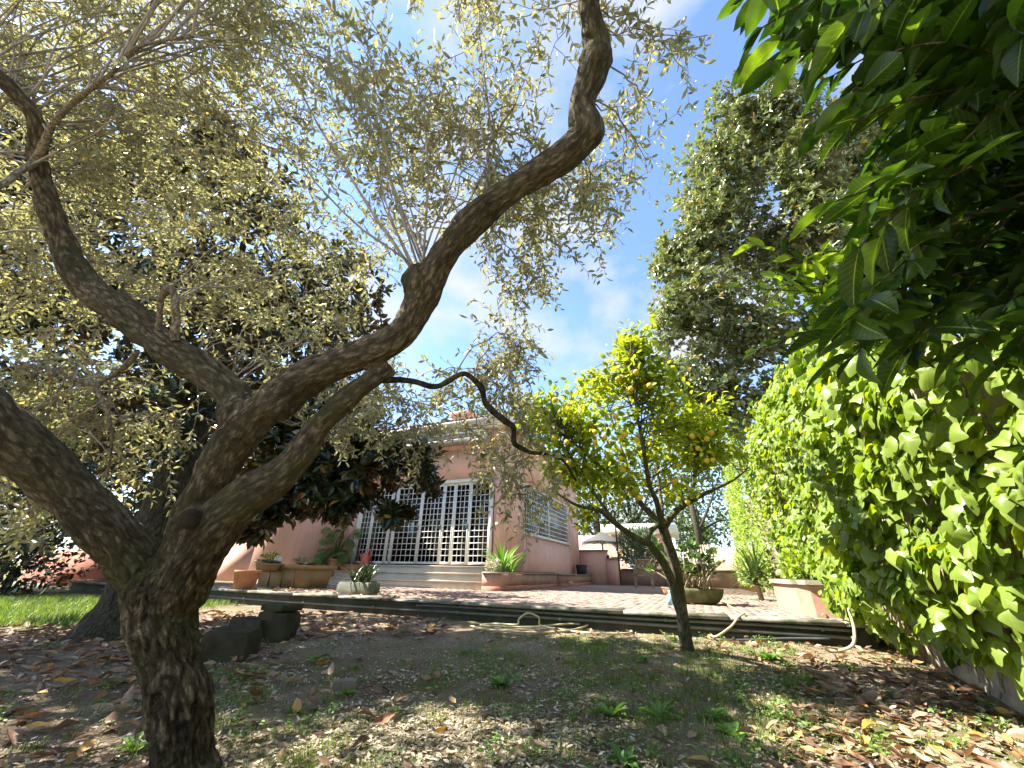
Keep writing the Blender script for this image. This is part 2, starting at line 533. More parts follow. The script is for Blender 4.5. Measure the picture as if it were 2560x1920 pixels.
    o = t.nodes.new('ShaderNodeOutputMaterial'); t.links.new(b.outputs['BSDF'], o.inputs['Surface'])
    return m

M = {}
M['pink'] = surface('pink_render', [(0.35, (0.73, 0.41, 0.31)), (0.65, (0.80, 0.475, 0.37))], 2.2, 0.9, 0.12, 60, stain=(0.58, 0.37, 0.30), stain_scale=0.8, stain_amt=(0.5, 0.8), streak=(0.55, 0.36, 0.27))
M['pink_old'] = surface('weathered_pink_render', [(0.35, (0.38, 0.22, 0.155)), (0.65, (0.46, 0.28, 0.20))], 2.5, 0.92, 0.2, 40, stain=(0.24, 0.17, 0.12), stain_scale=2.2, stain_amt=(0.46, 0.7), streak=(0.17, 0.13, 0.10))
M['plinth'] = surface('red_plinth', [(0.35, (0.40, 0.15, 0.10)), (0.65, (0.47, 0.19, 0.13))], 3, 0.9, 0.15, 40, stain=(0.25, 0.12, 0.09), stain_amt=(0.55, 0.75))
M['stone'] = surface('travertine_steps', [(0.3, (0.58, 0.50, 0.38)), (0.7, (0.70, 0.62, 0.48))], 3, 0.7, 0.12, 50, stain=(0.45, 0.38, 0.28), stain_amt=(0.55, 0.8))
M['cap'] = surface('stone_cap', [(0.3, (0.24, 0.22, 0.16)), (0.7, (0.36, 0.33, 0.25))], 6, 0.9, 0.3, 60, stain=(0.13, 0.14, 0.08), stain_scale=3, stain_amt=(0.5, 0.65))
M['white'] = surface('white_paint', [(0.3, (0.74, 0.70, 0.62)), (0.7, (0.80, 0.76, 0.68))], 5, 0.5, 0.05, 40, spec=0.4)
M['iron_white'] = surface('white_painted_iron', [(0.3, (0.72, 0.70, 0.64)), (0.7, (0.80, 0.78, 0.72))], 9, 0.45, 0.05, 60, stain=(0.55, 0.48, 0.38), stain_scale=5, stain_amt=(0.62, 0.75), spec=0.45)
M['gutter'] = surface('gutter_metal', [(0.3, (0.62, 0.60, 0.56)), (0.7, (0.74, 0.72, 0.68))], 4, 0.55, 0.05, 40, stain=(0.4, 0.37, 0.32), stain_amt=(0.55, 0.75))
M['awning'] = surface('grey_awning_box', [(0.3, (0.30, 0.29, 0.27)), (0.7, (0.38, 0.37, 0.34))], 4, 0.6, 0.1, 40)
M['rooftile'] = surface('clay_roof_tile', [(0.3, (0.30, 0.13, 0.08)), (0.7, (0.46, 0.24, 0.15))], 5, 0.9, 0.2, 40)
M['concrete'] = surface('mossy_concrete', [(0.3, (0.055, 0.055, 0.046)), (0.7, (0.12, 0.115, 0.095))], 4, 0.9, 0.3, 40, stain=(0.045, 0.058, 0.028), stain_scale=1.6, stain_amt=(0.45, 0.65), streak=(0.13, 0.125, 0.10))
M['coping'] = surface('old_stone_coping', [(0.3, (0.17, 0.16, 0.125)), (0.7, (0.30, 0.285, 0.23))], 7, 0.9, 0.4, 50, stain=(0.07, 0.08, 0.045), stain_scale=3.2, stain_amt=(0.48, 0.62))
M['pipe'] = surface('grey_green_pipe', [(0.3, (0.085, 0.09, 0.068)), (0.7, (0.15, 0.155, 0.12))], 5, 0.6, 0.1, 40, stain=(0.08, 0.09, 0.05), stain_scale=3, stain_amt=(0.5, 0.7), spec=0.4)
M['terracotta'] = surface('terracotta', [(0.3, (0.40, 0.165, 0.075)), (0.7, (0.52, 0.24, 0.12))], 6, 0.85, 0.12, 60, stain=(0.42, 0.30, 0.20), stain_scale=4, stain_amt=(0.58, 0.78))
M['clay_yellow'] = surface('ochre_clay', [(0.3, (0.27, 0.175, 0.075)), (0.7, (0.36, 0.245, 0.12))], 5, 0.85, 0.12, 60, stain=(0.28, 0.13, 0.06), stain_scale=2.4, stain_amt=(0.5, 0.75))
M['moss_stone'] = surface('mossy_stone', [(0.3, (0.075, 0.085, 0.035)), (0.7, (0.15, 0.155, 0.075))], 7, 0.95, 0.5, 40, stain=(0.055, 0.075, 0.02), stain_scale=3, stain_amt=(0.45, 0.62))
M['trough_stone'] = surface('grey_green_stone', [(0.3, (0.16, 0.165, 0.12)), (0.7, (0.27, 0.27, 0.21))], 7, 0.95, 0.5, 40, stain=(0.09, 0.11, 0.05), stain_scale=4, stain_amt=(0.48, 0.65))
M['dark_block'] = surface('dark_mossy_block', [(0.3, (0.028, 0.022, 0.013)), (0.7, (0.07, 0.056, 0.032))], 7, 0.95, 0.5, 40, stain=(0.035, 0.05, 0.015), stain_scale=3, stain_amt=(0.45, 0.62))
M['soil_dark'] = surface('potting_soil', [(0.3, (0.02, 0.015, 0.01)), (0.7, (0.06, 0.045, 0.03))], 20, 0.98, 0.8, 60)
M['hose'] = surface('yellowed_hose', [(0.3, (0.45, 0.38, 0.19)), (0.7, (0.56, 0.49, 0.29))], 12, 0.5, 0.05, 60, stain=(0.30, 0.26, 0.13), stain_scale=7, stain_amt=(0.55, 0.7), spec=0.4)
M['blackhose'] = surface('dark_hose', [(0.3, (0.04, 0.045, 0.05)), (0.7, (0.09, 0.10, 0.11))], 12, 0.5, 0.05, 60, spec=0.4)
M['wood'] = surface('weathered_teak', [(0.3, (0.30, 0.23, 0.155)), (0.7, (0.46, 0.37, 0.265))], 18, 0.85, 0.3, 80, stain=(0.13, 0.10, 0.06), stain_scale=6, stain_amt=(0.5, 0.7))
M['iron_dark'] = surface('dark_iron', [(0.3, (0.03, 0.022, 0.018)), (0.7, (0.07, 0.05, 0.04))], 9, 0.6, 0.1, 60)
M['red_plastic'] = surface('red_plastic', [(0.3, (0.62, 0.10, 0.06)), (0.7, (0.70, 0.14, 0.09))], 5, 0.4, 0.03, 50, spec=0.5)
M['red_cloth'] = surface('red_cloth', [(0.3, (0.30, 0.02, 0.03)), (0.7, (0.40, 0.04, 0.05))], 9, 0.9, 0.2, 80)
M['black_plastic'] = surface('black_plastic', [(0.3, (0.02, 0.02, 0.022)), (0.7, (0.04, 0.04, 0.042))], 5, 0.5, 0.03, 50, spec=0.4)
M['white_plastic'] = surface('white_plastic', [(0.3, (0.62, 0.68, 0.62)), (0.7, (0.72, 0.76, 0.70))], 5, 0.45, 0.03, 50, spec=0.4)
M['blue_plastic'] = surface('pale_blue_plastic', [(0.3, (0.20, 0.42, 0.58)), (0.7, (0.36, 0.56, 0.68))], 5, 0.4, 0.03, 50, spec=0.5)
M['curtain'] = surface('pale_green_curtain', [(0.3, (0.30, 0.33, 0.22)), (0.7, (0.42, 0.44, 0.32))], 4, 0.95, 0.1, 50)
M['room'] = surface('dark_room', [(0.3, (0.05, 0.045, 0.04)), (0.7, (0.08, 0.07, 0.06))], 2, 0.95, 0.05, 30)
M['thatch'] = surface('grey_thatch', [(0.3, (0.05, 0.05, 0.048)), (0.7, (0.13, 0.125, 0.115))], 25, 0.95, 0.6, 90)
M['wallbase'] = surface('garden_wall_render', [(0.3, (0.36, 0.28, 0.20)), (0.7, (0.52, 0.43, 0.33))], 5, 0.95, 0.45, 30, stain=(0.20, 0.16, 0.10), stain_scale=2.5, stain_amt=(0.45, 0.68))
M['paver'] = surface('red_paver', [(0.3, (0.25, 0.165, 0.13)), (0.7, (0.36, 0.25, 0.205))], 8, 0.92, 0.35, 60, stain=(0.22, 0.20, 0.15), stain_scale=1.3, stain_amt=(0.46, 0.68))
M['joint'] = surface('sand_joint', [(0.3, (0.09, 0.075, 0.05)), (0.7, (0.16, 0.13, 0.095))], 12, 0.97, 0.3, 60, stain=(0.06, 0.075, 0.03), stain_scale=2, stain_amt=(0.5, 0.65))
M['rock'] = surface('rock', [(0.3, (0.13, 0.11, 0.08)), (0.7, (0.26, 0.22, 0.17))], 9, 0.95, 0.5, 50)
# glass
m_, t_ = nodes('window_glass')
b_ = t_.nodes.new('ShaderNodeBsdfPrincipled'); b_.inputs['Base Color'].default_value = (0.9, 0.95, 0.95, 1)
b_.inputs['Roughness'].default_value = 0.03; b_.inputs['Transmission Weight'].default_value = 1.0; b_.inputs['IOR'].default_value = 1.02
g_ = t_.nodes.new('ShaderNodeBsdfGlossy'); g_.inputs['Roughness'].default_value = 0.03; g_.inputs['Color'].default_value = (0.8, 0.9, 0.9, 1)
tp_ = t_.nodes.new('ShaderNodeBsdfTransparent'); tp_.inputs['Color'].default_value = (0.8, 0.85, 0.82, 1)
fr_ = t_.nodes.new('ShaderNodeFresnel'); fr_.inputs['IOR'].default_value = 1.5
mx_ = t_.nodes.new('ShaderNodeMixShader'); o_ = t_.nodes.new('ShaderNodeOutputMaterial')
t_.nodes.remove(b_)
t_.links.new(fr_.outputs[0], mx_.inputs[0]); t_.links.new(tp_.outputs[0], mx_.inputs[1]); t_.links.new(g_.outputs[0], mx_.inputs[2]); t_.links.new(mx_.outputs[0], o_.inputs['Surface'])
M['glass'] = m_

# ================================================================== GROUND
def ground_z(x, y):
    P = np.stack([np.asarray(x, float), np.asarray(y, float), np.zeros_like(np.asarray(x, float))], -1)
    near = np.exp(-((P[..., 0] / 12) ** 2 + ((P[..., 1] - 4) / 12) ** 2))
    q = np.clip((P @ E2 - 2.2) / 3.3, 0, 1)
    rise = 0.13 * q * q * (3 - 2 * q)                    # the soil climbs gently to the terrace wall
    return ((fbm(P, 0.7, 3) - 0.5) * 0.10 + (fbm(P + 5, 4.0, 3) - 0.5) * 0.035) * near * (1 - 0.6 * q) + rise
def PG(px, py):
    p = PZ(px, py, 0.0)
    for _ in range(12):
        p = PZ(px, py, 0.5 * p[2] + 0.5 * min(float(ground_z(p[0], p[1])), 0.3))
    p[2] = float(ground_z(p[0], p[1]))
    return p
def axis(fine0, fine1, step, far):
    a = np.arange(fine0, fine1 + 1e-6, step)
    g = [0.1 * 1.28 ** k for k in range(40)]
    g = np.cumsum(g); g = g[g < far]
    return np.concatenate([fine0 - g[::-1], a, fine1 + g])
gx = axis(-9, 5.5, 0.055, 600); gy = axis(-1, 9, 0.055, 600)
GX, GY = np.meshgrid(gx, gy, indexing='ij')
gv = np.stack([GX.ravel(), GY.ravel(), ground_z(GX.ravel(), GY.ravel())], 1)
ny_ = len(gy)
ii, jj = np.meshgrid(np.arange(len(gx) - 1), np.arange(ny_ - 1), indexing='ij')
a_ = (ii * ny_ + jj).ravel()
gf = np.stack([a_, a_ + ny_, a_ + ny_ + 1, a_ + 1], 1)
# where turf and moss grow: the lawn beyond the big trunk, patches around the lemon tree
def turf_field(P):
    P = np.asarray(P, float)
    lp = toL(P)
    lawn = np.clip((-P[..., 0] - 4.9) / 1.0, 0, 1) * np.clip((P[..., 1] - 5.7) / 0.5, 0, 1)
    far = np.clip((np.hypot(P[..., 0], P[..., 1]) - 14) / 6, 0, 1)
    pat = fbm(P * np.array([1, 1, 0]) + 3.1, 1.05, 4)
    right_ = np.clip((P[..., 0] - 0.1) / 1.4, 0, 1) * np.clip((3.4 - P[..., 0]) / 0.8, 0, 1)
    mid = np.clip((P[..., 0] + 1.5) / 1.0, 0, 1) * 0.5
    patch = np.clip((pat - 0.52) * 8, 0, 1) * np.clip(right_ + mid, 0, 1)
    return np.clip(np.maximum(np.maximum(lawn, far), patch), 0, 1)
turf = turf_field(gv)
m_, t_ = nodes('garden_soil')
tc_ = t_.nodes.new('ShaderNodeTexCoord')
n1 = tex_noise(t_, tc_.outputs['Object'], 1.3, 6, 0.65); n2 = tex_noise(t_, tc_.outputs['Object'], 45, 7, 0.75)
r1 = ramp(t_, [(0.32, (0.14, 0.102, 0.064)), (0.5, (0.235, 0.18, 0.118)), (0.7, (0.33, 0.265, 0.185))]); t_.links.new(n1.outputs['Fac'], r1.inputs['Fac'])
r2 = ramp(t_, [(0.3, (0.45, 0.42, 0.38)), (0.55, (1.0, 1.0, 1.0)), (0.75, (2.0, 1.9, 1.7))]); t_.links.new(n2.outputs['Fac'], r2.inputs['Fac'])
c_ = mixc(t_, 1.0, r1.outputs['Color'], r2.outputs['Color'], 'MULTIPLY')
at_ = t_.nodes.new('ShaderNodeAttribute'); at_.attribute_name = 'turf'
n3 = tex_noise(t_, tc_.outputs['Object'], 9, 6, 0.7)
r3 = ramp(t_, [(0.35, (0.085, 0.115, 0.025)), (0.7, (0.17, 0.185, 0.05))]); t_.links.new(n3.outputs['Fac'], r3.inputs['Fac'])
mm_ = t_.nodes.new('ShaderNodeMath'); mm_.operation = 'MULTIPLY'; t_.links.new(at_.outputs['Fac'], mm_.inputs[0])
r4 = ramp(t_, [(0.38, (0, 0, 0)), (0.58, (1, 1, 1))]); t_.links.new(n3.outputs['Fac'], r4.inputs['Fac']); t_.links.new(r4.outputs['Color'], mm_.inputs[1])
c_ = mixc(t_, mm_.outputs[0], c_, r3.outputs['Color'])
b_ = t_.nodes.new('ShaderNodeBsdfPrincipled'); b_.inputs['Roughness'].default_value = 0.97; b_.inputs['Specular IOR Level'].default_value = 0.1
t_.links.new(c_, b_.inputs['Base Color'])
bp_ = t_.nodes.new('ShaderNodeBump'); bp_.inputs['Strength'].default_value = 0.9; bp_.inputs['Distance'].default_value = 0.025
t_.links.new(n2.outputs['Fac'], bp_.inputs['Height']); t_.links.new(bp_.outputs['Normal'], b_.inputs['Normal'])
o_ = t_.nodes.new('ShaderNodeOutputMaterial'); t_.links.new(b_.outputs[0], o_.inputs['Surface'])
M['soil'] = m_
single('ground', (gv, gf), M['soil'], 'bare brown garden soil with moss and turf patches', None, kind='structure', base=(0, 0, 0), smooth=True, extra={'turf': turf})

# ================================================================== TERRACE
TE = 5.85                                   # front edge
S_L, S_R = -15.0, 1.62
terr = thing('terrace', 'raised paved terrace behind a low mossy retaining wall', None, L(-4.0, TE, 0.0), kind='structure')
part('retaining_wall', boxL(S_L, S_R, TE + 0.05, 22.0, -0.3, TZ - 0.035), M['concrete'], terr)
part('bedding', boxL(S_L, S_R, TE + 0.30, 22.0, TZ - 0.035, TZ - 0.012), M['joint'], terr)
s = S_L
k = 0
while s < S_R - 0.05:
    ln = 1.05 + 0.25 * rng.random(); e = min(s + ln, S_R)
    dz = rng.normal() * 0.003; dt = rng.normal() * 0.008
    part('coping_stone', boxL(s + 0.005, e - 0.005, TE - 0.02 + dt, TE + 0.298, TZ - 0.034, TZ + 0.004 + dz), M['coping'], terr)
    s = e; k += 1
# running-bond pavers: the ones nearest the edge singly, the rest joined
pl, pw = 0.235, 0.115
cand = []
row = 0
t = TE + 0.302
while t < 13.0:
    off = (row % 2) * pl / 2
    s = -11.6 + off
    while s < 1.5:
        cand.append((s, t)); s += pl
    t += pw; row += 1
cand = np.array(cand)
cp = L(cand[:, 0], cand[:, 1], np.full(len(cand), TZ))
vis, Z = in_view(cp)
order = np.argsort(np.where(vis, Z, 1e6))
near_set = set(order[:300].tolist())
pm = mk_mesh('paver', *(lambda VF: (VF[0], VF[1]))(box((0, 0, 0), (pl - 0.010, pw - 0.010, 0.03), AX))); pm.materials.append(M['paver'])
bt = Batch()
for i, (a, b) in enumerate(cand):
    c = L(a + pl / 2, b + pw / 2, TZ - 0.016 + rng.normal() * 0.0022)
    if i in near_set:
        inst('paver', pm, Matrix.Translation(c.tolist()) @ Matrix.Rotation(rng.normal() * 0.006, 4, 'Y'), terr)
    else:
        bt.add(box(c, (pl - 0.010, pw - 0.010, 0.03), AX))
part('pavers', bt.vf(), M['paver'], terr, kind='stuff')
part('far_paving', boxL(-11.6, 1.6, 13.06, 21.0, TZ - 0.02, TZ - 0.003), M['paver'], terr)

# pipes clipped along the retaining wall
def pipe_run(s0, s1, z, r, label):
    o = thing('wall_pipe', label, 'pipe', L(s0, TE - 0.0, z), group='pipes along the terrace wall')
    P = L(np.linspace(s0, s1, 30), np.full(30, TE + 0.05 - r - 0.012), z + 0.006 * np.sin(np.linspace(0, 9, 30)))
    part('tube', tube(P, r, 10), M['pipe'], o, smooth=True)
    for s in np.arange(s0 + 0.5, s1, 1.6):
        part('clip', boxL(s, s + 0.03, TE + 0.05 - 2 * r - 0.02, TE + 0.05, z - r * 1.1, z + r * 1.1), M['pipe'], o)
pipe_run(-13.5, 1.45, 0.222, 0.018, 'long lower grey pipe running the whole length of the terrace wall')
pipe_run(-4.15, 1.45, 0.288, 0.016, 'shorter upper grey pipe on the terrace wall behind the lemon trunk')

# ================================================================== HOUSE
FT = 10.9; CS = -5.0; FL = TZ + 0.575        # facade plane, corner, floor level
house = thing('house', 'single-storey pink rendered house with white grille doors and white gutter', 'house', L(-8, FT, TZ))
D0, D1, DZ1 = -10.44, -5.42, FL + 2.42
EZ = 5.10
def hp(name, VF, mat='pink', parent=house, **k): return part(name, VF, M[mat], parent, **k)
hp('wall', boxL(D1 + 0.10, CS, FT, FT + 0.35, TZ - 0.1, EZ - 0.62))                  # pier right of the doors
hp('wall', boxL(-11.2, D1 + 0.10, FT, FT + 0.35, DZ1 + 0.10, EZ - 0.62))               # over the doors
hp('wall', boxL(-11.2, D0 - 0.10, FT + 0.002, FT + 0.35, TZ - 0.1, DZ1 + 0.098))
WT0, WT1, WZ0, WZ1 = 12.6, 18.1, 1.95, 3.62
hp('side_wall', boxL(CS - 0.35, CS + 0.001, FT + 0.352, WT0, TZ - 0.1, 4.75))
hp('side_wall', boxL(CS - 0.35, CS + 0.001, WT0, WT1, TZ - 0.1, WZ0))
hp('side_wall', boxL(CS - 0.35, CS + 0.001, WT0, WT1, WZ1, 4.75))
hp('side_wall', boxL(CS - 0.35, CS + 0.001, WT1, 19.6, TZ - 0.1, 4.75))
hp('rear_wall', boxL(-17.0, CS, 19.6, 19.9, TZ, 4.75))
# projecting wing on the left, its window half behind the magnolia
WG = 9.45; WS = -11.2
hp('wing_wall', boxL(-13.4, WS, WG, FT + 3, TZ + 0.28, EZ - 0.62))
hp('wing_wall', boxL(-17.5, -15.2, WG, WG + 0.35, TZ - 0.1, EZ - 0.62))
hp('wing_wall', boxL(-15.2, -13.4, WG, WG + 0.35, TZ - 0.1, TZ + 1.25))
hp('wing_wall', boxL(-15.2, -13.4, WG, WG + 0.35, TZ + 2.9, EZ - 0.62))
hp('plinth', boxL(-13.4, WS + 0.03, WG - 0.03, FT, TZ - 0.1, TZ + 0.28), 'stone')
wg = part('window', boxL(-15.2, -13.4, WG + 0.15, WG + 0.17, TZ + 1.25, TZ + 2.9), M['glass'], house)
for x in np.linspace(-15.2, -13.4, 12): part('bar', boxL(x - 0.008, x + 0.008, WG + 0.02, WG + 0.036, TZ + 1.25, TZ + 2.9), M['iron_white'], wg)
for z in np.linspace(TZ + 1.25, TZ + 2.9, 10): part('bar', boxL(-15.2, -13.4, WG + 0.0, WG + 0.019, z - 0.008, z + 0.008), M['iron_white'], wg)
# roof slab, fascia, gutter
OV = 0.45
rf = hp('roof', boxL(WS + 0.5, CS + 0.33, FT - OV + 0.02, 20.4, EZ + 0.06, EZ + 0.15), 'rooftile')
hp('roof', boxL(-18.2, WS + 0.498, WG - 0.5, 20.4, EZ + 0.06, EZ + 0.15), 'rooftile')
hp('soffit', boxL(-18.0, CS + 0.25, FT - OV, FT, EZ - 0.06, EZ + 0.02), 'white')
hp('soffit', boxL(-18.0, WS + 0.6, WG - 0.5, FT - OV, EZ - 0.061, EZ + 0.019), 'white')
hp('fascia', boxL(-11.0, CS + 0.02, FT - 0.02, FT + 0.30, EZ - 0.62, EZ - 0.06), 'pink')
hp('gutter', boxL(WS + 0.6, CS + 0.36, FT - OV - 0.12, FT - OV - 0.002, EZ - 0.06, EZ + 0.16), 'gutter')
hp('gutter', boxL(WS + 0.62, CS + 0.34, FT - OV - 0.2, FT - OV - 0.122, EZ + 0.03, EZ + 0.13), 'gutter')
hp('gutter', boxL(CS + 0.27, CS + 0.36, FT - OV, 20.0, EZ - 0.05, EZ + 0.14), 'gutter')
hp('gutter', boxL(-18.1, WS + 0.6, WG - 0.66, WG - 0.5, EZ - 0.05, EZ + 0.18), 'gutter')
hp('fascia', boxL(CS + 0.002, CS + 0.03, FT + 0.02, 19.6, 4.66, EZ + 0.08), 'pink')
aw = hp('awning_box', boxL(-10.9, CS - 0.45, FT - 0.52, FT - 0.022, EZ - 0.50, EZ - 0.20), 'awning')
part('slat', boxL(-10.9, CS - 0.45, FT - 0.56, FT - 0.522, EZ - 0.30, EZ - 0.22), M['gutter'], aw)
part('slat', boxL(-10.9, CS - 0.45, FT - 0.56, FT - 0.522, EZ - 0.42, EZ - 0.34), M['awning'], aw)
part('slat', boxL(-10.9, CS - 0.45, FT - 0.56, FT - 0.522, EZ - 0.53, EZ - 0.45), M['gutter'], aw)
# rows of clay tiles along the eave
tv, tf = lathe([(0.085, 0), (0.07, 0.42)], 10, (0, 0, 0))
bt = Batch()
for sx in np.arange(-11.0, CS + 0.3, 0.19):
    P = L(np.array([sx, sx]), np.array([FT - OV + 0.06, FT + 4.2]), np.array([EZ + 0.235, EZ + 1.2]))
    bt.add(qtube(P, [0.085, 0.085], 8))
part('tile_rows', bt.vf(), M['rooftile'], rf, smooth=True, kind='stuff')
hp('roof', (L(np.array([-18.2, CS + 0.35, CS + 0.35, -18.2]), np.array([FT - OV + 0.05, FT - OV + 0.05, 15.2, 15.2]), np.array([EZ + 0.221, EZ + 0.221, EZ + 1.25, EZ + 1.25])), [[0, 1, 2, 3]]), 'rooftile')
# chimney block on the roof
c0 = PT(1160, 1040, 13.5)
ch = hp('chimney', boxL(c0[0] - 0.45, c0[0] + 0.42, 13.2, 14.0, EZ + 0.5, EZ + 1.72))
part('chimney_cap', boxL(c0[0] - 0.55, c0[0] + 0.52, 13.1, 14.1, EZ + 1.722, EZ + 1.82), M['white'], ch)
# wall lamp under the awning
lp = hp('wall_lamp', lathe([(0.03, 0), (0.09, 0.02), (0.12, 0.20), (0.10, 0.23), (0.03, 0.31), (0.0, 0.33)], 6, L(-5.62, FT - 0.20, 3.98)), 'iron_dark')
part('bracket', boxL(-5.64, -5.60, FT - 0.20, FT, 4.16, 4.20), M['iron_dark'], lp)
part('glass', lathe([(0.0, 0.03), (0.085, 0.03), (0.105, 0.19), (0.0, 0.19)], 6, L(-5.62, FT - 0.20, 3.985)), M['white'], lp)
hp('switch_box', boxL(-5.21, -5.13, FT - 0.03, FT, 2.02, 2.10), 'white')
hp('downpipe', tube(L(np.full(6, -5.30), np.full(6, FT - 0.015), np.linspace(1.0, 3.1, 6)), 0.007, 6), 'iron_dark')
# doors: eight grille panels, measured along the sill
edges_px = [(878, 911), (911, 957), (957, 970), (970, 1031), (1037, 1095), (1095, 1124), (1124, 1165), (1165, 1220)]
cols = [3, 4, 1, 5, 5, 2, 3, 4]
hp('door_frame', boxL(D0 - 0.10, D0, FT - 0.05, FT + 0.12, FL, DZ1 + 0.10), 'white')
hp('door_frame', boxL(D1, D1 + 0.10, FT - 0.05, FT + 0.12, FL, DZ1 + 0.10), 'white')
hp('door_frame', boxL(D0, D1, FT - 0.051, FT + 0.12, DZ1, DZ1 + 0.10), 'white')
xs = [PT(a, 1412, FT)[0] for a, b in edges_px] + [PT(1220, 1412, FT)[0]]
xs[0] = D0; xs[-1] = D1
NR = 13
for i, n in enumerate(cols):
    a, b = xs[i] + 0.004, xs[i + 1] - 0.004
    fr = Batch()
    fw = 0.055
    for q in ((a, a + fw, FL + 0.02, DZ1 - 0.01), (b - fw, b, FL + 0.02, DZ1 - 0.01)):
        fr.add(boxL(q[0], q[1], FT, FT + 0.045, q[2], q[3]))
    for q in ((FL + 0.02, FL + 0.09), (DZ1 - 0.08, DZ1 - 0.01)):
        fr.add(boxL(a + fw, b - fw, FT + 0.002, FT + 0.043, q[0], q[1]))
    pn = part('grille_panel', fr.vf(), M['iron_white'], house)
    for x in np.linspace(a + fw, b - fw, n + 1)[1:-1]:
        part('bar', boxL(x - 0.009, x + 0.009, FT + 0.012, FT + 0.028, FL + 0.09, DZ1 - 0.08), M['iron_white'], pn)
    for z in np.linspace(FL + 0.09, DZ1 - 0.08, NR + 1)[1:-1]:
        part('bar', boxL(a + fw, b - fw, FT + 0.0, FT + 0.0118, z - 0.009, z + 0.009), M['iron_white'], pn)
    if i in (1, 3, 4, 6): part('handle', boxL(b - fw * 0.7, b - fw * 0.35, FT - 0.05, FT - 0.001, FL + 1.0, FL + 1.14), M['iron_dark'], pn)
    part('pane', boxL(a + fw, b - fw, FT + 0.09, FT + 0.096, FL + 0.02, DZ1 - 0.01), M['glass'], pn)
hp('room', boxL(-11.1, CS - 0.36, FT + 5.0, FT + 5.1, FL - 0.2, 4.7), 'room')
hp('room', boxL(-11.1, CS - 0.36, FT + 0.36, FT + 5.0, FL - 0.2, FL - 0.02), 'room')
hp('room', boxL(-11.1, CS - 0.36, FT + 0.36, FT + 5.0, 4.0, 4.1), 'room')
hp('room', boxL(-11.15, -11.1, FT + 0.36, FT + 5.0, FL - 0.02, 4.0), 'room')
# entrance steps
for i, (dt, h) in enumerate(((1.02, 0.19), (0.70, 0.38), (0.38, 0.56))):
    sp = hp('step', boxL(-10.75 + 0.05 * i, -5.02 - 0.03, FT - dt + 0.03, FT - (0.0 if i == 2 else 0.0), TZ - 0.05 + 0.19 * (i > 0) * 0 , TZ + h - 0.035), 'stone')
    part('tread', boxL(-10.77 + 0.05 * i, -5.04, FT - dt, FT - dt + 0.34, TZ + h - 0.034, TZ + h), M['stone'], sp)
# a shade of depth behind the doors: curtain and armchair
cu = Batch()
n = 60
cs_ = np.linspace(-10.3, -9.4, n); ctt = FT + 0.45 + 0.04 * np.sin(np.arange(n) * 0.9)
V = np.concatenate([L(cs_, ctt, np.full(n, FL + 0.02)), L(cs_, ctt, np.full(n, FL + 2.4))])
single('curtain', (V, np.array([[i, i + 1, n + i + 1, n + i] for i in range(n - 1)])), M['curtain'], 'pale green curtain hanging behind the leftmost door panel', 'curtain', smooth=True)
ac = thing('armchair', 'red armchair standing indoors behind the white grille doors', 'chair', L(-9.75, FT + 1.2, FL))
part('seat', boxL(-10.05, -9.45, FT + 0.7, FT + 1.3, FL + 0.15, FL + 0.45), M['red_cloth'], ac)
part('backrest', boxL(-10.05, -9.45, FT + 1.302, FT + 1.45, FL + 0.15, FL + 0.95), M['red_cloth'], ac)
for x in (-10.15, -9.448): part('armrest', boxL(x, x + 0.098, FT + 0.7, FT + 1.40, FL + 0.10, FL + 0.62), M['red_cloth'], ac)
for x in (-10.1, -9.42):
    for y in (FT + 0.75, FT + 1.35): part('leg', boxL(x, x + 0.04, y, y + 0.04, FL, FL + 0.099), M['wood'], ac)
# side window: white roller slats behind a grille
wn = part('window', boxL(CS - 0.2, CS - 0.19, WT0, WT1, WZ0, WZ1), M['glass'], house)
part('sill', boxL(CS - 0.2, CS + 0.06, WT0 - 0.08, WT1 + 0.08, WZ0 - 0.05, WZ0 - 0.001), M['stone'], wn)
for tt in (WT0 + 0.03, (WT0 + WT1) / 2, WT1 - 0.03): part('frame', boxL(CS - 0.06, CS - 0.012, tt - 0.035, tt + 0.035, WZ0, WZ1), M['iron_white'], wn)
for zz in (WZ0 + 0.03, WZ1 - 0.03): part('frame', boxL(CS - 0.059, CS - 0.013, WT0 + 0.066, WT1 - 0.066, zz - 0.03, zz + 0.03), M['iron_white'], wn)
for tt in np.linspace(WT0, WT1, 34)[1:-1]: part('bar', boxL(CS - 0.045, CS - 0.029, tt - 0.014, tt + 0.014, WZ0 + 0.06, WZ1 - 0.06), M['iron_white'], wn)
for zz in np.linspace(WZ0, WZ1, 11)[1:-1]: part('bar', boxL(CS - 0.028, CS - 0.016, WT0 + 0.066, WT1 - 0.066, zz - 0.012, zz + 0.012), M['iron_white'], wn)
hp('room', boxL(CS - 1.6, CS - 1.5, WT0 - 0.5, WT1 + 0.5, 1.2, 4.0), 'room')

# ================================================================== GARDEN WALLS, BEDS, BACKGROUND
def SX(px, t): return PT(px, 1437, t)[0]
def ZY(px, py, t): return PT(px, py, t)[2]
pb = thing('masonry_planter', 'pink masonry planter with stone cap beside the entrance steps', 'planter', L(-4.75, 9.8, TZ))
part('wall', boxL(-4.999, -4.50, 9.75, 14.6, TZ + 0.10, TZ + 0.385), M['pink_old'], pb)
part('plinth', boxL(-4.999, -4.49, 9.74, 14.61, TZ - 0.05, TZ + 0.099), M['plinth'], pb)
part('cap', boxL(-4.998, -4.46, 9.71, 14.64, TZ + 0.386, TZ + 0.425), M['cap'], pb)
part('soil', boxL(-4.95, -4.56, 9.85, 14.5, TZ + 0.40, TZ + 0.44), M['soil_dark'], pb)
pb2 = thing('masonry_planter', 'lower pink masonry ledge further along the house side under the barred window', 'planter', L(-4.75, 16, TZ))
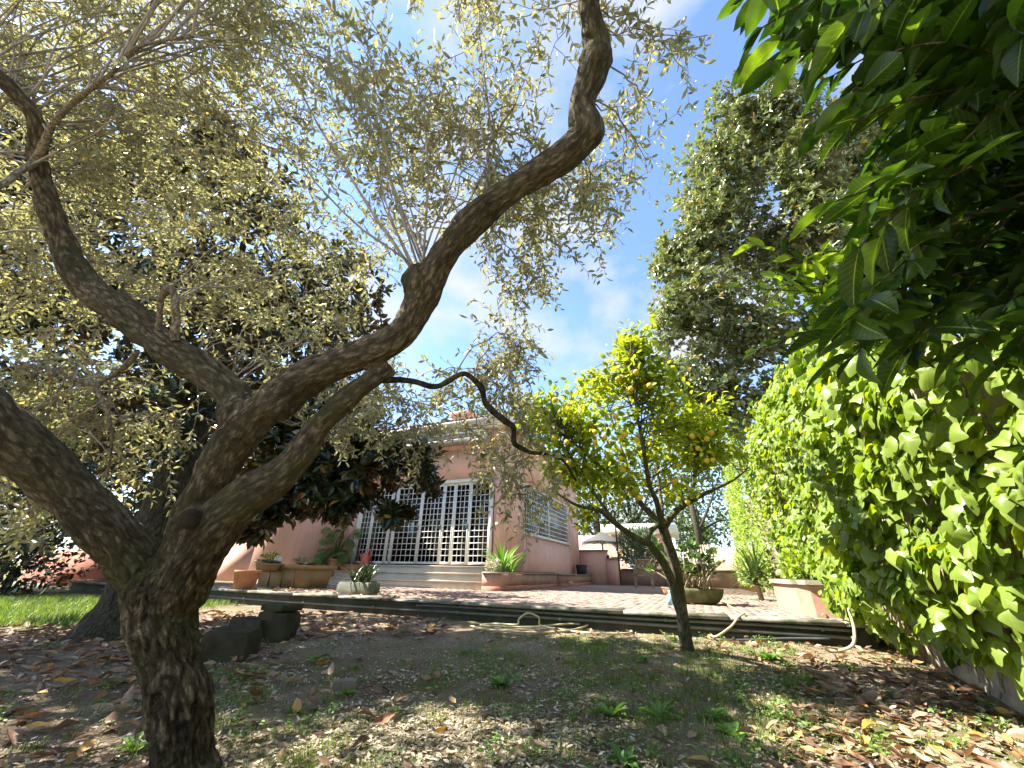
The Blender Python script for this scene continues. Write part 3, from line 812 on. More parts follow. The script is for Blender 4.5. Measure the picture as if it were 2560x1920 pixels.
part('wall', boxL(-4.999, -4.38, 14.66, 19.4, TZ + 0.10, TZ + 0.36), M['pink_old'], pb2)
part('plinth', boxL(-4.999, -4.37, 14.65, 19.41, TZ - 0.05, TZ + 0.099), M['plinth'], pb2)
part('cap', boxL(-4.998, -4.34, 14.65, 19.44, TZ + 0.361, TZ + 0.40), M['cap'], pb2)
part('spout', tube(L(np.array([-4.38, -4.25]), np.array([15.6, 15.6]), np.array([TZ + 0.14, TZ + 0.13])), 0.03, 8), M['white_plastic'], pb2)
# walls closing the terrace at the back
bw = thing('back_wall', 'stepped pink wall with stone caps closing the far end of the terrace', 'wall', L(-2, 20, TZ))
sa, sb, sc_, sd = SX(1449, 20), SX(1520, 20), SX(1549, 19.9), SX(1905, 20.2)
part('wall', boxL(sa, sb, 20.0, 20.35, TZ - 0.1, 1.77), M['pink'], bw)
part('cap', boxL(sa - 0.03, sb + 0.04, 19.95, 20.4, 1.771, 1.83), M['cap'], bw)
part('wall', boxL(sb + 0.002, sc_, 19.9, 20.35, TZ - 0.1, 1.42), M['pink'], bw)
part('cap', boxL(sb + 0.05, sc_ + 0.04, 19.86, 20.39, 1.421, 1.47), M['cap'], bw)
part('wall', boxL(sc_ + 0.002, sd, 20.2, 20.5, TZ - 0.1, 0.98), M['pink_old'], bw)
part('cap', boxL(sc_ + 0.045, sd, 20.14, 20.56, 0.981, 1.04), M['cap'], bw)
part('slot', boxL(sa + 1.35, sa + 1.47, 19.97, 19.999, 1.32, 1.60), M['iron_dark'], bw)
# far garden house
ph = thing('garden_house', 'pink garden house with white fascia beyond the far end wall', 'house', L(-3, 27, 0))
s0, s1 = SX(1536, 27), SX(1686, 27)
part('wall', boxL(s0, s1, 27, 31, -0.1, ZY(1600, 1335, 27)), M['pink'], ph)
part('wall', boxL(SX(1440, 29), s0 + 0.5, 29, 29.3, -0.1, ZY(1500, 1338, 29)), M['pink'], ph)
zt = ZY(1600, 1335, 27)
rf2 = part('roof', boxL(s0 - 0.5, s1 + 0.5, 26.4, 31.5, zt, zt + 0.55), M['white'], ph)
part('door', boxL(s0 + 0.9, s0 + 1.9, 26.96, 26.995, 0, 2.2), M['white'], ph)
part('pillar', boxL(SX(1694, 26.2), SX(1701, 26.2), 26.2, 26.5, -0.1, ZY(1690, 1345, 26.2)), M['white'], ph)
# thatched parasol
u0 = L(SX(1512, 24), 24, 0.0)
um = thing('thatched_parasol', 'grey thatched parasol seen over the back wall', 'parasol', u0)
hz = ZY(1512, 1356, 24)
part('pole', tube(np.array([u0, u0 + [0, 0, hz + 0.4]]), 0.05, 8), M['wood'], um)
prof = [(1.15, 0.0), (0.85, 0.16), (0.5, 0.33), (0.18, 0.5), (0.0, 0.56)]
cv, cf = lathe(prof, 28, u0 + [0, 0, hz])
cv[:, 2] += (rng.random(len(cv)) - 0.5) * 0.06
part('canopy', (cv, cf), M['thatch'], um)
bt = Batch()
for a in np.linspace(0, 2 * math.pi, 90):
    d = np.array([math.cos(a), math.sin(a), 0]); p = u0 + d * 1.1 + [0, 0, hz + 0.02]
    bt.add(qtube(np.array([p, p + d * 0.1 - [0, 0, 0.14 + 0.08 * rng.random()]]), [0.02, 0.01], 4))
part('fringe', bt.vf(), M['thatch'], um, kind='stuff')
# slatted fence far right of the pavilion
fn = thing('wooden_fence', 'dark slatted wooden fence beyond the far end wall', 'fence', L(SX(1720, 25), 25, 0))
f0, f1 = SX(1702, 25), SX(1790, 25)
fz = ZY(1720, 1362, 25)
for x in np.arange(f0, f1, 0.13): part('slat', boxL(x, x + 0.085, 25, 25.03, 0.3, fz), M['wood'], fn)
for z in (0.8, fz - 0.3): part('rail', boxL(f0, f1, 25.032, 25.07, z, z + 0.09), M['wood'], fn)
single('pink_wall', boxL(f1 + 0.05, f1 + 3.5, 24.5, 24.8, -0.1, ZY(1800, 1372, 24.5)), M['pink_old'], 'short pink wall section beside the slatted fence', 'wall')
# iron post at the back
p0 = L(SX(1550, 19.6), 19.6, 1.04)
single('iron_post', tube(np.array([p0 - [0, 0, 0.68], p0 + [0, 0, 1.2], p0 + [-0.35 * 0, 0, 2.4]]), 0.035, 8), M['iron_dark'], 'thin dark iron post at the end of the low back wall', 'post')
# ochre low roof behind
single('tile_roof', (L(np.array([sb, sc_ + 0.2, sc_ + 0.5, sb + 0.1]), np.array([21.0, 21.0, 22.5, 22.5]), np.array([1.5, 1.5, 2.0, 2.0])), [[0, 1, 2, 3]]), M['clay_yellow'], 'small ochre lean-to roof behind the stepped pink wall', 'roof')

# ------------------------------------------------ wall on the right with ivy
def wall_s(t): return 1.52 + 0.045 * np.asarray(t)
def ivy_top(t):
    return np.interp(t, [-2, 0.5, 2.0, 2.6, 3.6, 5.0, 6.6, 8.0, 9.8, 11], [2.3, 2.3, 2.2, 2.35, 2.75, 3.2, 3.65, 3.9, 4.0, 3.4])
tw = np.arange(-3, 20.1, 0.1)
zb = np.full_like(tw, -0.2); ztp = np.maximum(ivy_top(np.minimum(tw, 10)) - 0.35, 1.0)
n = len(tw)
front0 = L(wall_s(tw) , tw, zb); front1 = L(wall_s(tw), tw, ztp); back0 = L(wall_s(tw) + 0.3, tw, zb); back1 = L(wall_s(tw) + 0.3, tw, ztp)
V = np.concatenate([front0, front1, back0, back1])
F = []
for i in range(n - 1):
    F += [[i, n + i, n + i + 1, i + 1], [2 * n + i, 2 * n + i + 1, 3 * n + i + 1, 3 * n + i], [n + i, 3 * n + i, 3 * n + i + 1, n + i + 1]]
F += [[0, 2 * n, 3 * n, n], [n - 1, 2 * n - 1, 4 * n - 1, 3 * n - 1]]
single('garden_wall', (V, F), M['wallbase'], 'tall beige garden wall almost hidden under bright ivy', 'wall')

# ================================================================== POTS AND SMALL THINGS
def pot(name, label, c, r, h, mat='terracotta', rim=True, ribs=False, soil=True, taper=0.72, parent=None, group=None, tilt=None, cat='pot'):
    o = thing(name, label, cat, c, group=group)
    n = 28
    body = [(0.0, 0.0), (r * taper, 0.0), (r * (taper + 1) / 2, h * 0.5), (r * 0.97, h * 0.86)]
    V, F = lathe(body, n, c)
    part('body', (V, F), M[mat], o, smooth=True)
    if rim:
        part('rim', lathe([(r * 0.97, h * 0.86), (r * 1.05, h * 0.865), (r * 1.06, h), (r * 0.93, h), (r * 0.90, h * 0.88)], n, c), M[mat], o, smooth=False)
    if soil:
        part('soil', lathe([(r * 0.95, h * 0.9), (0.0, h * 0.93)], n, c), M['soil_dark'], o)
    return o
# ochre trough with the terracotta pot in front
cL = L(-9.1, 7.65, TZ)
tr = thing('clay_trough', 'large ochre clay trough with thick rim by the left terrace edge', 'planter', cL)
V, F = box(cL + [0, 0, 0.20], (1.7, 0.75, 0.40), AX, taper=0.9); part('body', (V, F), M['clay_yellow'], tr)
V, F = box(cL + [0, 0, 0.445], (1.82, 0.84, 0.088), AX); part('rim', (V, F), M['clay_yellow'], tr)
V, F = box(cL + [0, 0, 0.492], (1.6, 0.66, 0.004), AX); part('soil', (V, F), M['soil_dark'], tr)
for k in (-0.42, 0.0, 0.42):
    V, F = box(cL + E1 * k - E2 * 0.362 + [0, 0, 0.20], (0.05, 0.03, 0.38), AX); part('rib', (V, F), M['clay_yellow'], tr)
V, F = box(cL - E2 * 0.3 + [0, 0, 0.03], (1.66, 0.2, 0.06), AX)
c = PZ(607, 1474, TZ)
o_pot = pot('terracotta_pot', 'plain ribbed terracotta pot standing in front of the ochre trough', c, 0.235, 0.36)
for a in np.linspace(0, 2 * math.pi, 22)[:-1]:
    d = np.array([math.cos(a), math.sin(a), 0])
    part('rib', tube(np.array([c + d * 0.235 * 0.735 + [0, 0, 0.01], c + d * 0.235 * 0.99 + [0, 0, 0.30]]), 0.008, 5), M['terracotta'], o_pot)
c = cL + E1 * -0.25 - E2 * 0.05 + [0, 0, 0.496]
bo = pot('clay_bowl', 'shallow ochre clay bowl tipped on the rim of the ochre trough', c + E2 * -0.55 + [0, 0, -0.145], 0.30, 0.20, 'clay_yellow', cat='bowl')
bo.rotation_euler = (0.10, 0.14, 0)
c = cL + E1 * -0.72 + [0, 0, 0.492]
single('white_cup', lathe([(0.10, 0.0), (0.078, 0.17), (0.072, 0.178), (0.0, 0.178)], 20, c), M['white_plastic'], 'upturned white plastic pot on the rim of the ochre trough', 'pot', smooth=False)
single('plant_tray', box(cL + E1 * 0.33 + [0, 0, 0.515], (0.32, 0.2, 0.045), AX), M['black_plastic'], 'small black plant tray lying on the ochre trough', 'tray')
# stone trough for the clivia
c_tr = PZ(893, 1485, TZ)
st_ = thing('stone_trough', 'grey mossy stone trough holding a dark strap-leaved plant', 'planter', c_tr)
part('body', rough_block(c_tr + [0, 0, 0.10], (0.80, 0.34, 0.21), AX, 3, 0.012, 10), M['trough_stone'], st_, smooth=True)
part('soil', box(c_tr + [0, 0, 0.207], (0.66, 0.22, 0.02), AX), M['soil_dark'], st_)
# by the door
c_mon = L(-10.75, FT - 0.35, TZ + 0.26)
cm = L(-10.62, FT - 0.55, TZ + 0.19)
pot('terracotta_pot', 'tall terracotta pot with a big split-leaved plant beside the doors', cm, 0.25, 0.52, taper=0.75)
single('step_log', tube(L(np.array([-11.0, -10.55]), np.array([FT - 1.3, FT - 1.3]), np.array([TZ + 0.13, TZ + 0.13])), 0.12, 14), M['moss_stone'], 'short grey log lying on the ground at the step end', 'log')
c = L(-9.85, FT - 0.62, TZ + 0.38)
tt_ = thing('terracotta_tray', 'shallow terracotta planter tray on the middle step', 'tray', c)
part('body', box(c + [0, 0, 0.07], (0.78, 0.24, 0.13), AX, taper=0.85), M['terracotta'], tt_)
part('rim', box(c + [0, 0, 0.15], (0.84, 0.29, 0.028), AX), M['terracotta'], tt_)
part('soil', box(c + [0, 0, 0.168], (0.74, 0.2, 0.008), AX), M['soil_dark'], tt_)
c = L(-9.72, FT - 0.22, TZ + 0.56)
wc = thing('watering_can', 'red plastic watering can on the top step by the doors', 'watering can', c)
part('body', lathe([(0, 0), (0.14, 0), (0.145, 0.03), (0.11, 0.30), (0.07, 0.34), (0.0, 0.345)], 20, c), M['red_plastic'], wc, smooth=True)
sp, rr_ = smooth_path([c + E1 * -0.10 + [0, 0, 0.08], c + E1 * -0.20 + [0, 0, 0.2], c + E1 * -0.25 + [0, 0, 0.33]], [0.03, 0.022, 0.02], 5)
part('spout', tube(sp, rr_, 8), M['red_plastic'], wc, smooth=True)
sp, rr_ = smooth_path([c + E1 * 0.08 + [0, 0, 0.32], c + E1 * 0.0 + [0, 0, 0.44], c + E1 * 0.13 + [0, 0, 0.42], c + E1 * 0.19 + [0, 0, 0.28], c + E1 * 0.12 + [0, 0, 0.12]], [0.014] * 5, 5)
part('handle', tube(sp, rr_, 8), M['red_plastic'], wc, smooth=True)
# broom leaning at the wing
c = L(-11.0, FT - 1.15, TZ)
br = thing('broom', 'thin pole of a broom leaning against the wing wall', 'broom', c)
part('stick', tube(np.array([c + [0, 0, 0.2], c + E1 * 0.02 + E2 * 0.25 + [0, 0, 1.65]]), 0.014, 8), M['wood'], br)
part('head', box(c + [0, 0, 0.10], (0.12, 0.28, 0.2), AX, taper=1.25), M['wood'], br)
# black pot on the far ledge
c = L(SX(1462, 19.0), 19.0, TZ + 0.40)
c = L(-4.62, 18.6, TZ + 0.40)
pot('black_pot', 'black plastic pot on the pink ledge by the house corner', c, 0.24, 0.38, 'black_plastic', taper=0.85)
# mossy stone bowl
c_b = PZ(1740, 1510, TZ)
bw_ = thing('stone_bowl', 'wide mossy stone bowl planter on the terrace behind the lemon trunk', 'planter', c_b)
part('body', lathe([(0, 0), (0.27, 0.0), (0.36, 0.035), (0.43, 0.12), (0.46, 0.20), (0.46, 0.238), (0.425, 0.24), (0.41, 0.20), (0.0, 0.19)], 40, c_b, 1.0, 0.75, AX), M['moss_stone'], bw_, smooth=True)
part('soil', lathe([(0.415, 0.205), (0.0, 0.225)], 30, c_b, 1.0, 0.75, AX), M['soil_dark'], bw_)
c = PZ(1672, 1488, TZ)
pot('terracotta_pot', 'small dark terracotta pot beside the stone bowl behind the lemon trunk', c, 0.14, 0.17, 'terracotta')
c = PZ(1678, 1512, TZ)
bo_ = thing('plastic_bottle', 'pale blue plastic bottle standing behind the lemon trunk', 'bottle', c)
part('body', lathe([(0, 0), (0.055, 0), (0.058, 0.10), (0.05, 0.13), (0.02, 0.16), (0.016, 0.185)], 16, c), M['blue_plastic'], bo_, smooth=True)
part('cap', lathe([(0.02, 0.183), (0.02, 0.205), (0, 0.207)], 12, c), M['white_plastic'], bo_)
# rounded pink planter against the ivy wall
rp = thing('wall_planter', 'pink rendered planter with stone rim jutting from the ivy wall at the terrace edge', 'planter', L(1.3, 7.2, TZ))
sA, sB = 1.12, 1.70
def ringz(off, z):
    pts = [(sB, 6.45 - off), (sA + 0.16 - off, 6.50 - off), (sA + 0.03 - off, 6.6), (sA - off, 6.8), (sA - 0.02 - off, 8.0), (sA + 0.1 - off, 8.25 + off), (sB, 8.3 + off)]
    a = np.array(pts); return L(a[:, 0], a[:, 1], np.full(len(a), z))
def prism(r0, r1):
    n = len(r0); V = np.concatenate([r0, r1])
    return V, [[i, (i + 1) % n, n + (i + 1) % n, n + i] for i in range(n)] + [list(range(n))[::-1], list(range(n, 2 * n))]
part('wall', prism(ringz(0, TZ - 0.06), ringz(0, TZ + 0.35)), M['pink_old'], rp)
part('rim', prism(ringz(0.04, TZ + 0.351), ringz(0.04, TZ + 0.405)), M['cap'], rp)
part('soil', prism(ringz(-0.05, TZ + 0.406), ringz(-0.05, TZ + 0.415)), M['soil_dark'], rp)
part('spout', tube(L(np.array([1.35, 1.32]), np.array([6.5, 6.36]), np.array([TZ + 0.03, TZ + 0.02])), 0.022, 8), M['terracotta'], rp)
# slatted garden armchair, seen from behind
def chair(c, rz):
    o = thing('garden_chair', 'weathered slatted wooden armchair with its back turned near the back wall', 'chair', c)
    R = np.array([[math.cos(rz), -math.sin(rz), 0], [math.sin(rz), math.cos(rz), 0], [0, 0, 1]])
    def P(*p): return c + R @ np.array(p)
    w = 0.27
    def bar(n_, a, b, r): part(n_, tube(np.array([P(*a), P(*b)]), r, 6), M['wood'], o)
    for sx in (-1, 1):
        bar('leg', (sx * w, -0.24, 0), (sx * w, -0.22, 0.44), 0.024)         # rear leg and back post
        bar('leg', (sx * (w + 0.03), 0.26, 0), (sx * (w + 0.03), 0.26, 0.63), 0.024)
        bar('leg', (sx * (w + 0.05), -0.20, 0), (sx * (w + 0.05), -0.16, 0.63), 0.022)
        bar('post', (sx * (w - 0.02), -0.22, 0.44), (sx * (w - 0.04), -0.36, 0.92), 0.024)
        part('armrest', tube(smooth_path([P(sx * (w + 0.03), -0.28, 0.66), P(sx * (w + 0.05), 0, 0.645), P(sx * (w + 0.04), 0.30, 0.65)], None, 4)[0], 0.026, 6), M['wood'], o)
    bar('top_rail', (-w - 0.01, -0.365, 0.93), (w + 0.01, -0.365, 0.93), 0.028)
    bar('lower_rail', (-w, -0.235, 0.48), (w, -0.235, 0.48), 0.022)
    for x in np.linspace(-w + 0.05, w - 0.05, 11): bar('slat', (x, -0.24, 0.48), (x * 0.96, -0.36, 0.92), 0.016)
    for y in np.linspace(-0.2, 0.26, 8): bar('slat', (-w, y, 0.43 + 0.02 * y), (w, y, 0.43 + 0.02 * y), 0.016)
    bar('stretcher', (-w, -0.23, 0.40), (w, -0.23, 0.40), 0.02)
    return o
chair(PZ(1612, 1470, TZ), AX + 0.10)
# hoses
def hose(name, label, pts, r, mat, sub=6):
    P, _ = smooth_path(pts, None, sub)
    return single(name, tube(P, r, 8), M[mat], label, 'hose', smooth=True)
def GH(px, py, h=0.02): return G(px, py + 3, h)
def G(px, py, h=0.02):
    p = PG(px, py); p[2] += h
    return p
hp_ = [GH(1175, 1566), GH(1215, 1575), GH(1290, 1581), GH(1370, 1583), GH(1440, 1577, .03), GH(1470, 1570, .05), GH(1420, 1568, .05), GH(1330, 1569), GH(1260, 1568), GH(1200, 1567, .03)]
b0 = G(1292, 1575, 0.02); b1 = G(1352, 1573, 0.02)
h_ = ZY(1320, 1536, b0 @ E2)
lpz = max(h_ - b0[2], 0.12)
hp_ += [GH(1240, 1565, .04), b0 + [0, 0, 0.04], b0 + (b1 - b0) * 0.08 + [0, 0, lpz * 0.6], b0 + (b1 - b0) * 0.45 + [0, 0, lpz * 1.02], b0 + (b1 - b0) * 0.92 + [0, 0, lpz * 0.7], b1 + [0, 0, 0.02],
        GH(1400, 1575), GH(1470, 1584), GH(1550, 1586), GH(1580, 1580), GH(1520, 1573, .04), GH(1460, 1568, .05), GH(1500, 1564, .05), GH(1560, 1567, .04), GH(1610, 1576), GH(1660, 1580), GH(1730, 1582), GH(1770, 1578)]
# climbs over the terrace edge
tp = PZ(1818, 1521, TZ + 0.02); tpl = toL(tp)
hp_ += [L(tpl[0] - 0.25, TE - 0.30, 0.18), L(tpl[0] - 0.06, TE - 0.12, 0.27), L(tpl[0] + 0.04, TE - 0.03, TZ + 0.0), L(tpl[0] + 0.12, TE + 0.12, TZ + 0.035), L(tpl[0] + 0.12, TE + 0.6, TZ + 0.02), PZ(1800, 1502, TZ + 0.02), PZ(1775, 1490, TZ + 0.02)]
hose('garden_hose', 'long yellowed garden hose coiled in the soil below the terrace wall', hp_, 0.0115, 'hose')
q = toL(PZ(2045, 1545, 0.3))
hose('garden_hose', 'short yellowed hose length hanging from the ivy beside the pink planter', [L(1.40, 5.62, 0.66), L(1.38, 5.55, 0.48), L(1.36, 5.50, 0.33), L(1.30, 5.45, 0.21), L(1.18, 5.42, 0.155), L(1.05, 5.40, 0.145)], 0.014, 'hose')
hose('black_hose', 'thin dark hose lying along the foot of the terrace wall near the ivy', [L(1.2, TE - 0.05, 0.21), L(0.8, TE - 0.08, 0.19), L(0.45, TE - 0.14, 0.16), L(0.1, TE - 0.22, 0.145)], 0.011, 'blackhose')
# rough blocks under the magnolia
for (px, py, w_, d_, h_, sd, lb) in ((628, 1600, 0.42, 0.34, 0.24, 1, 'dark mossy stone block nearest the olive trunk below the terrace wall'),
                                     (686, 1600, 0.34, 0.30, 0.30, 2, 'taller dark mossy block capped by a flat stone below the terrace wall'),
                                     (565, 1650, 0.40, 0.34, 0.26, 3, 'low dark mossy block half hidden behind the olive trunk')):
    c = PG(px, py)
    single('stone_block', rough_block(c + [0, 0, h_ / 2 - 0.02], (w_, d_, h_), AX + 0.2 * sd, sd * 3.3, 0.055, 12), M['dark_block'], lb, 'stone block', group='blocks below the terrace wall', smooth=True)
    if sd == 2: single('flat_stone', rough_block(c + [0, 0, h_ + 0.02], (0.36, 0.30, 0.07), AX, 8.1, 0.02, 6), M['dark_block'], 'flat mossy stone lying on top of the taller dark block', 'stone', smooth=True)
for (px, py, w_, lb) in ((860, 1722, 0.16, 'flat greyish stone sunk in the soil right of the olive trunk'), (1218, 1618, 0.06, 'small pale orange stone chip below the hose coil'), (1247, 1612, 0.06, 'pinkish stone chip beside the hose coil')):
    c = G(px, py, 0.0)
    single('stone', rough_block(c + [0, 0, w_ * 0.1], (w_, w_ * 0.6, w_ * 0.45), 0.3, px * 0.1, w_ * 0.12, 6), M['rock'] if px == 860 else M['terracotta'], lb, 'stone', smooth=True)
# left of the olive trunk: terracotta wall with empty pots
lw = thing('brick_wall', 'low terracotta-coloured wall with cracked render beyond the lawn', 'wall', W(150, 1500, 8.0))
lc = toL(PZ(150, 1490, TZ))
t_l = 7.2
sl0, sl1 = PT(60, 1430, t_l)[0], PT(300, 1430, t_l)[0]
part('wall', boxL(sl0, sl1, t_l, t_l + 0.3, -0.1, ZY(150, 1378, t_l)), M['plinth'], lw)
part('ledge', boxL(sl0 - 0.1, sl1, t_l - 0.9, t_l - 0.001, TZ - 0.2, ZY(150, 1487, t_l - 0.9)), M['coping'], lw)
zl = ZY(150, 1487, t_l - 0.9)
for px, r, h, lb, stack in ((138, 0.26, 0.26, 'squat terracotta pot, lowest of the stack beyond the lawn', 0), (195, 0.25, 0.36, 'terracotta pot next to the stacked pots beyond the lawn', 0)):
    c = L(PT(px, 1470, t_l - 0.45)[0], t_l - 0.45, zl)
    pot('terracotta_pot', lb, c, r, h, soil=False)
    if px == 138: pot('terracotta_pot', 'terracotta pot set on top of the squat pot beyond the lawn', c + [0.12, 0, 0.262], 0.20, 0.26, soil=False)

# ================================================================== TREES
M['olive_bark'] = barkmat('olive_bark', (0.085, 0.070, 0.047), (0.16, 0.135, 0.09), (0.27, 0.235, 0.165), moss=(0.12, 0.122, 0.046), scale=1.0, bump=1.0, dist=0.03, moss_amt=(0.47, 0.66))
M['grey_bark'] = barkmat('grey_bark', (0.05, 0.045, 0.035), (0.11, 0.10, 0.075), (0.19, 0.17, 0.13), moss=(0.075, 0.09, 0.03), scale=0.8, bump=0.5, attr=None, moss_amt=(0.45, 0.62))
M['dark_bark'] = barkmat('dark_bark', (0.02, 0.018, 0.013), (0.045, 0.039, 0.027), (0.085, 0.073, 0.052), moss=(0.04, 0.05, 0.02), scale=0.8, bump=0.6, attr=None)
M['limb_bark'] = barkmat('olive_limb_bark', (0.10, 0.085, 0.06), (0.20, 0.175, 0.13), (0.34, 0.30, 0.23), moss=(0.12, 0.12, 0.06), scale=1.6, bump=0.7, attr=None, moss_amt=(0.55, 0.75), dist=0.01)
M['twig'] = surface('olive_twig', [(0.35, (0.13, 0.10, 0.07)), (0.65, (0.36, 0.32, 0.25))], 12, 0.85, 0.1, 60)
M['olive_leaf'] = leafmat('olive_leaf', [(0.0, (0.15, 0.165, 0.085)), (0.45, (0.25, 0.25, 0.135)), (0.8, (0.34, 0.33, 0.19)), (0.97, (0.40, 0.36, 0.18)), (1.0, (0.42, 0.30, 0.03))], rough=0.40, trans=0.46, tcol=(1.25, 1.22, 0.8), back=(0.36, 0.36, 0.25), spec=0.35)
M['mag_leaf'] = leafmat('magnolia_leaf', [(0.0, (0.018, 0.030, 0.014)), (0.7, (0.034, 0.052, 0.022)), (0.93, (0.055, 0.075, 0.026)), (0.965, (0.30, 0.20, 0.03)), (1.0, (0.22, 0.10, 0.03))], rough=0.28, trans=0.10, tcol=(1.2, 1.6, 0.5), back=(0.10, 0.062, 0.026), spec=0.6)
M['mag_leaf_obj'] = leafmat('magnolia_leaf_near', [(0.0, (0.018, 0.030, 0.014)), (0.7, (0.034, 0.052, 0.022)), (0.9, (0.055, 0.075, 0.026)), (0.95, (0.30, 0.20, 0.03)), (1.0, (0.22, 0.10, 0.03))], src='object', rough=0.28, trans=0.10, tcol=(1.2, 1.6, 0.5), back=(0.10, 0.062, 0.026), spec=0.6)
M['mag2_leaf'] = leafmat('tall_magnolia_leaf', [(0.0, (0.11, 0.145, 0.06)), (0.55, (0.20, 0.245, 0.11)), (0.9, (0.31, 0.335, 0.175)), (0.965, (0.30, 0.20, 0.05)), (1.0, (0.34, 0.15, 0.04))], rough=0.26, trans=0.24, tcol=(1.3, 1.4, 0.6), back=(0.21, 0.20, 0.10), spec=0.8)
M['ivy_leaf'] = leafmat('ivy_leaf', [(0.0, (0.035, 0.085, 0.012)), (0.25, (0.085, 0.16, 0.014)), (0.55, (0.20, 0.31, 0.018)), (0.8, (0.30, 0.42, 0.03)), (0.985, (0.40, 0.50, 0.06)), (1.0, (0.42, 0.33, 0.08))], rough=0.36, trans=0.40, tcol=(1.6, 1.45, 0.25), back=(0.18, 0.25, 0.04), spec=0.35)
M['ivy_leaf_obj'] = leafmat('ivy_leaf_near', [(0.0, (0.035, 0.085, 0.012)), (0.25, (0.085, 0.16, 0.014)), (0.55, (0.20, 0.31, 0.018)), (0.8, (0.30, 0.42, 0.03)), (0.985, (0.40, 0.50, 0.06)), (1.0, (0.42, 0.33, 0.08))], src='object', rough=0.36, trans=0.40, tcol=(1.6, 1.45, 0.25), back=(0.18, 0.25, 0.04), spec=0.35, rib=(0.42, 0.50, 0.14))
LAU = [(0.0, (0.022, 0.050, 0.010)), (0.6, (0.042, 0.085, 0.015)), (0.85, (0.075, 0.14, 0.02)), (1.0, (0.15, 0.24, 0.03))]
M['laurel_leaf'] = leafmat('laurel_leaf', LAU, rough=0.35, trans=0.45, tcol=(1.9, 1.9, 0.4), spec=0.4)
M['laurel_leaf_obj'] = leafmat('laurel_leaf_near', LAU, src='object', rough=0.35, trans=0.45, tcol=(1.9, 1.9, 0.4), spec=0.4, rib=(0.20, 0.26, 0.06), spots=(0.035, 0.05, 0.012))
M['laurel_lit_colour'] = leafmat('laurel_leaf_lit_colour', [(0.0, (0.13, 0.22, 0.02)), (1.0, (0.24, 0.34, 0.04))], src='object', rough=0.35, trans=0.5, tcol=(1.7, 1.6, 0.4), spec=0.4, rib=(0.26, 0.32, 0.08))  # lighter copy of the laurel leaf, sunlight put into its colour
M['lemon_leaf'] = leafmat('lemon_leaf', [(0.0, (0.14, 0.21, 0.025)), (0.5, (0.26, 0.34, 0.04)), (0.85, (0.38, 0.43, 0.05)), (1.0, (0.52, 0.48, 0.06))], rough=0.38, trans=0.55, tcol=(1.6, 1.5, 0.4), spec=0.4)
M['lemon'] = surface('lemon_peel', [(0.3, (0.74, 0.47, 0.025)), (0.7, (0.82, 0.60, 0.05))], 5, 0.45, 0.15, 90, spec=0.45)
M['hedge_leaf'] = leafmat('sunlit_hedge_leaf', [(0.0, (0.11, 0.19, 0.03)), (0.6, (0.22, 0.32, 0.05)), (1.0, (0.36, 0.44, 0.09))], rough=0.4, trans=0.38, tcol=(1.4, 1.4, 0.5))
M['bg_leaf'] = leafmat('far_tree_leaf', [(0.0, (0.05, 0.075, 0.03)), (0.6, (0.09, 0.13, 0.05)), (1.0, (0.14, 0.17, 0.07))], rough=0.5, trans=0.25)
M['strap'] = leafmat('dark_strap_leaf', [(0.0, (0.018, 0.035, 0.012)), (1.0, (0.045, 0.075, 0.022))], src='object', rough=0.3, trans=0.12, spec=0.5)
M['yucca'] = leafmat('yucca_leaf', [(0.0, (0.05, 0.085, 0.03)), (1.0, (0.13, 0.18, 0.055))], src='object', rough=0.4, trans=0.15)
M['fresh'] = leafmat('fresh_leaf', [(0.0, (0.09, 0.19, 0.03)), (1.0, (0.19, 0.32, 0.06))], src='object', rough=0.42, trans=0.3)
M['fresh_attr'] = leafmat('fresh_small_leaf', [(0.0, (0.08, 0.16, 0.03)), (1.0, (0.20, 0.31, 0.07))], rough=0.45, trans=0.3)
M['bluegreen'] = leafmat('oleander_leaf', [(0.0, (0.06, 0.10, 0.065)), (1.0, (0.16, 0.21, 0.13))], rough=0.45, trans=0.2)

TPL_OLIVE = lens6(0.165, 0.035, 0.06)
TPL_MAGF = lens6(0.19, 0.05, 0.08)
TPL_MAG = lens8(0.20, curl=0.10, fold=0.05)
TPL_LEMON = lens8(0.26, curl=0.12, fold=0.06)
def ivy_tpl(seed):
    r = np.random.default_rng(seed)
    a = np.array([(0, 0.02), (0.20, -0.08), (0.42, 0.03), (0.46, 0.25), (0.47, 0.44), (0.27, 0.66), (0.0, 1.05), (-0.27, 0.66), (-0.47, 0.44), (-0.46, 0.25), (-0.42, 0.03), (-0.20, -0.08)])
    a = a + r.normal(size=a.shape) * 0.045
    a[6, 0] += r.normal() * 0.08
    z = -0.16 * np.abs(a[:, 0]) - 0.26 * np.clip(a[:, 1] - 0.3, 0, 2) ** 1.5 + r.normal(size=len(a)) * 0.035
    V = np.vstack([[0, 0.30, 0.06], np.column_stack([a, z])])
    n = len(a)
    F = np.array([[0, 1 + i, 1 + (i + 1) % n] for i in range(n)])[:, ::-1]
    return V, F
IVY = [ivy_tpl(k) for k in range(5)]
def ivy_fine(seed):
    """close-up ivy leaf: same outline, rounded, two rings so that the blade can cup"""
    V0, _ = ivy_tpl(seed); o = V0[1:]
    ring, _r = smooth_path(np.vstack([o, o[:1]]), None, 3); ring = ring[:-1]
    n = len(ring); c = V0[0]
    mid = c + (ring - c) * 0.55; mid[:, 2] = c[2] + (ring[:, 2] - c[2]) * 0.30
    V = np.vstack([c, mid, ring])
    F = [[0, 1 + (i + 1) % n, 1 + i] for i in range(n)] + [[1 + i, 1 + (i + 1) % n, 1 + n + (i + 1) % n, 1 + n + i] for i in range(n)]
    return V, F, np.column_stack([V[:, 0] / 0.5, V[:, 1]])

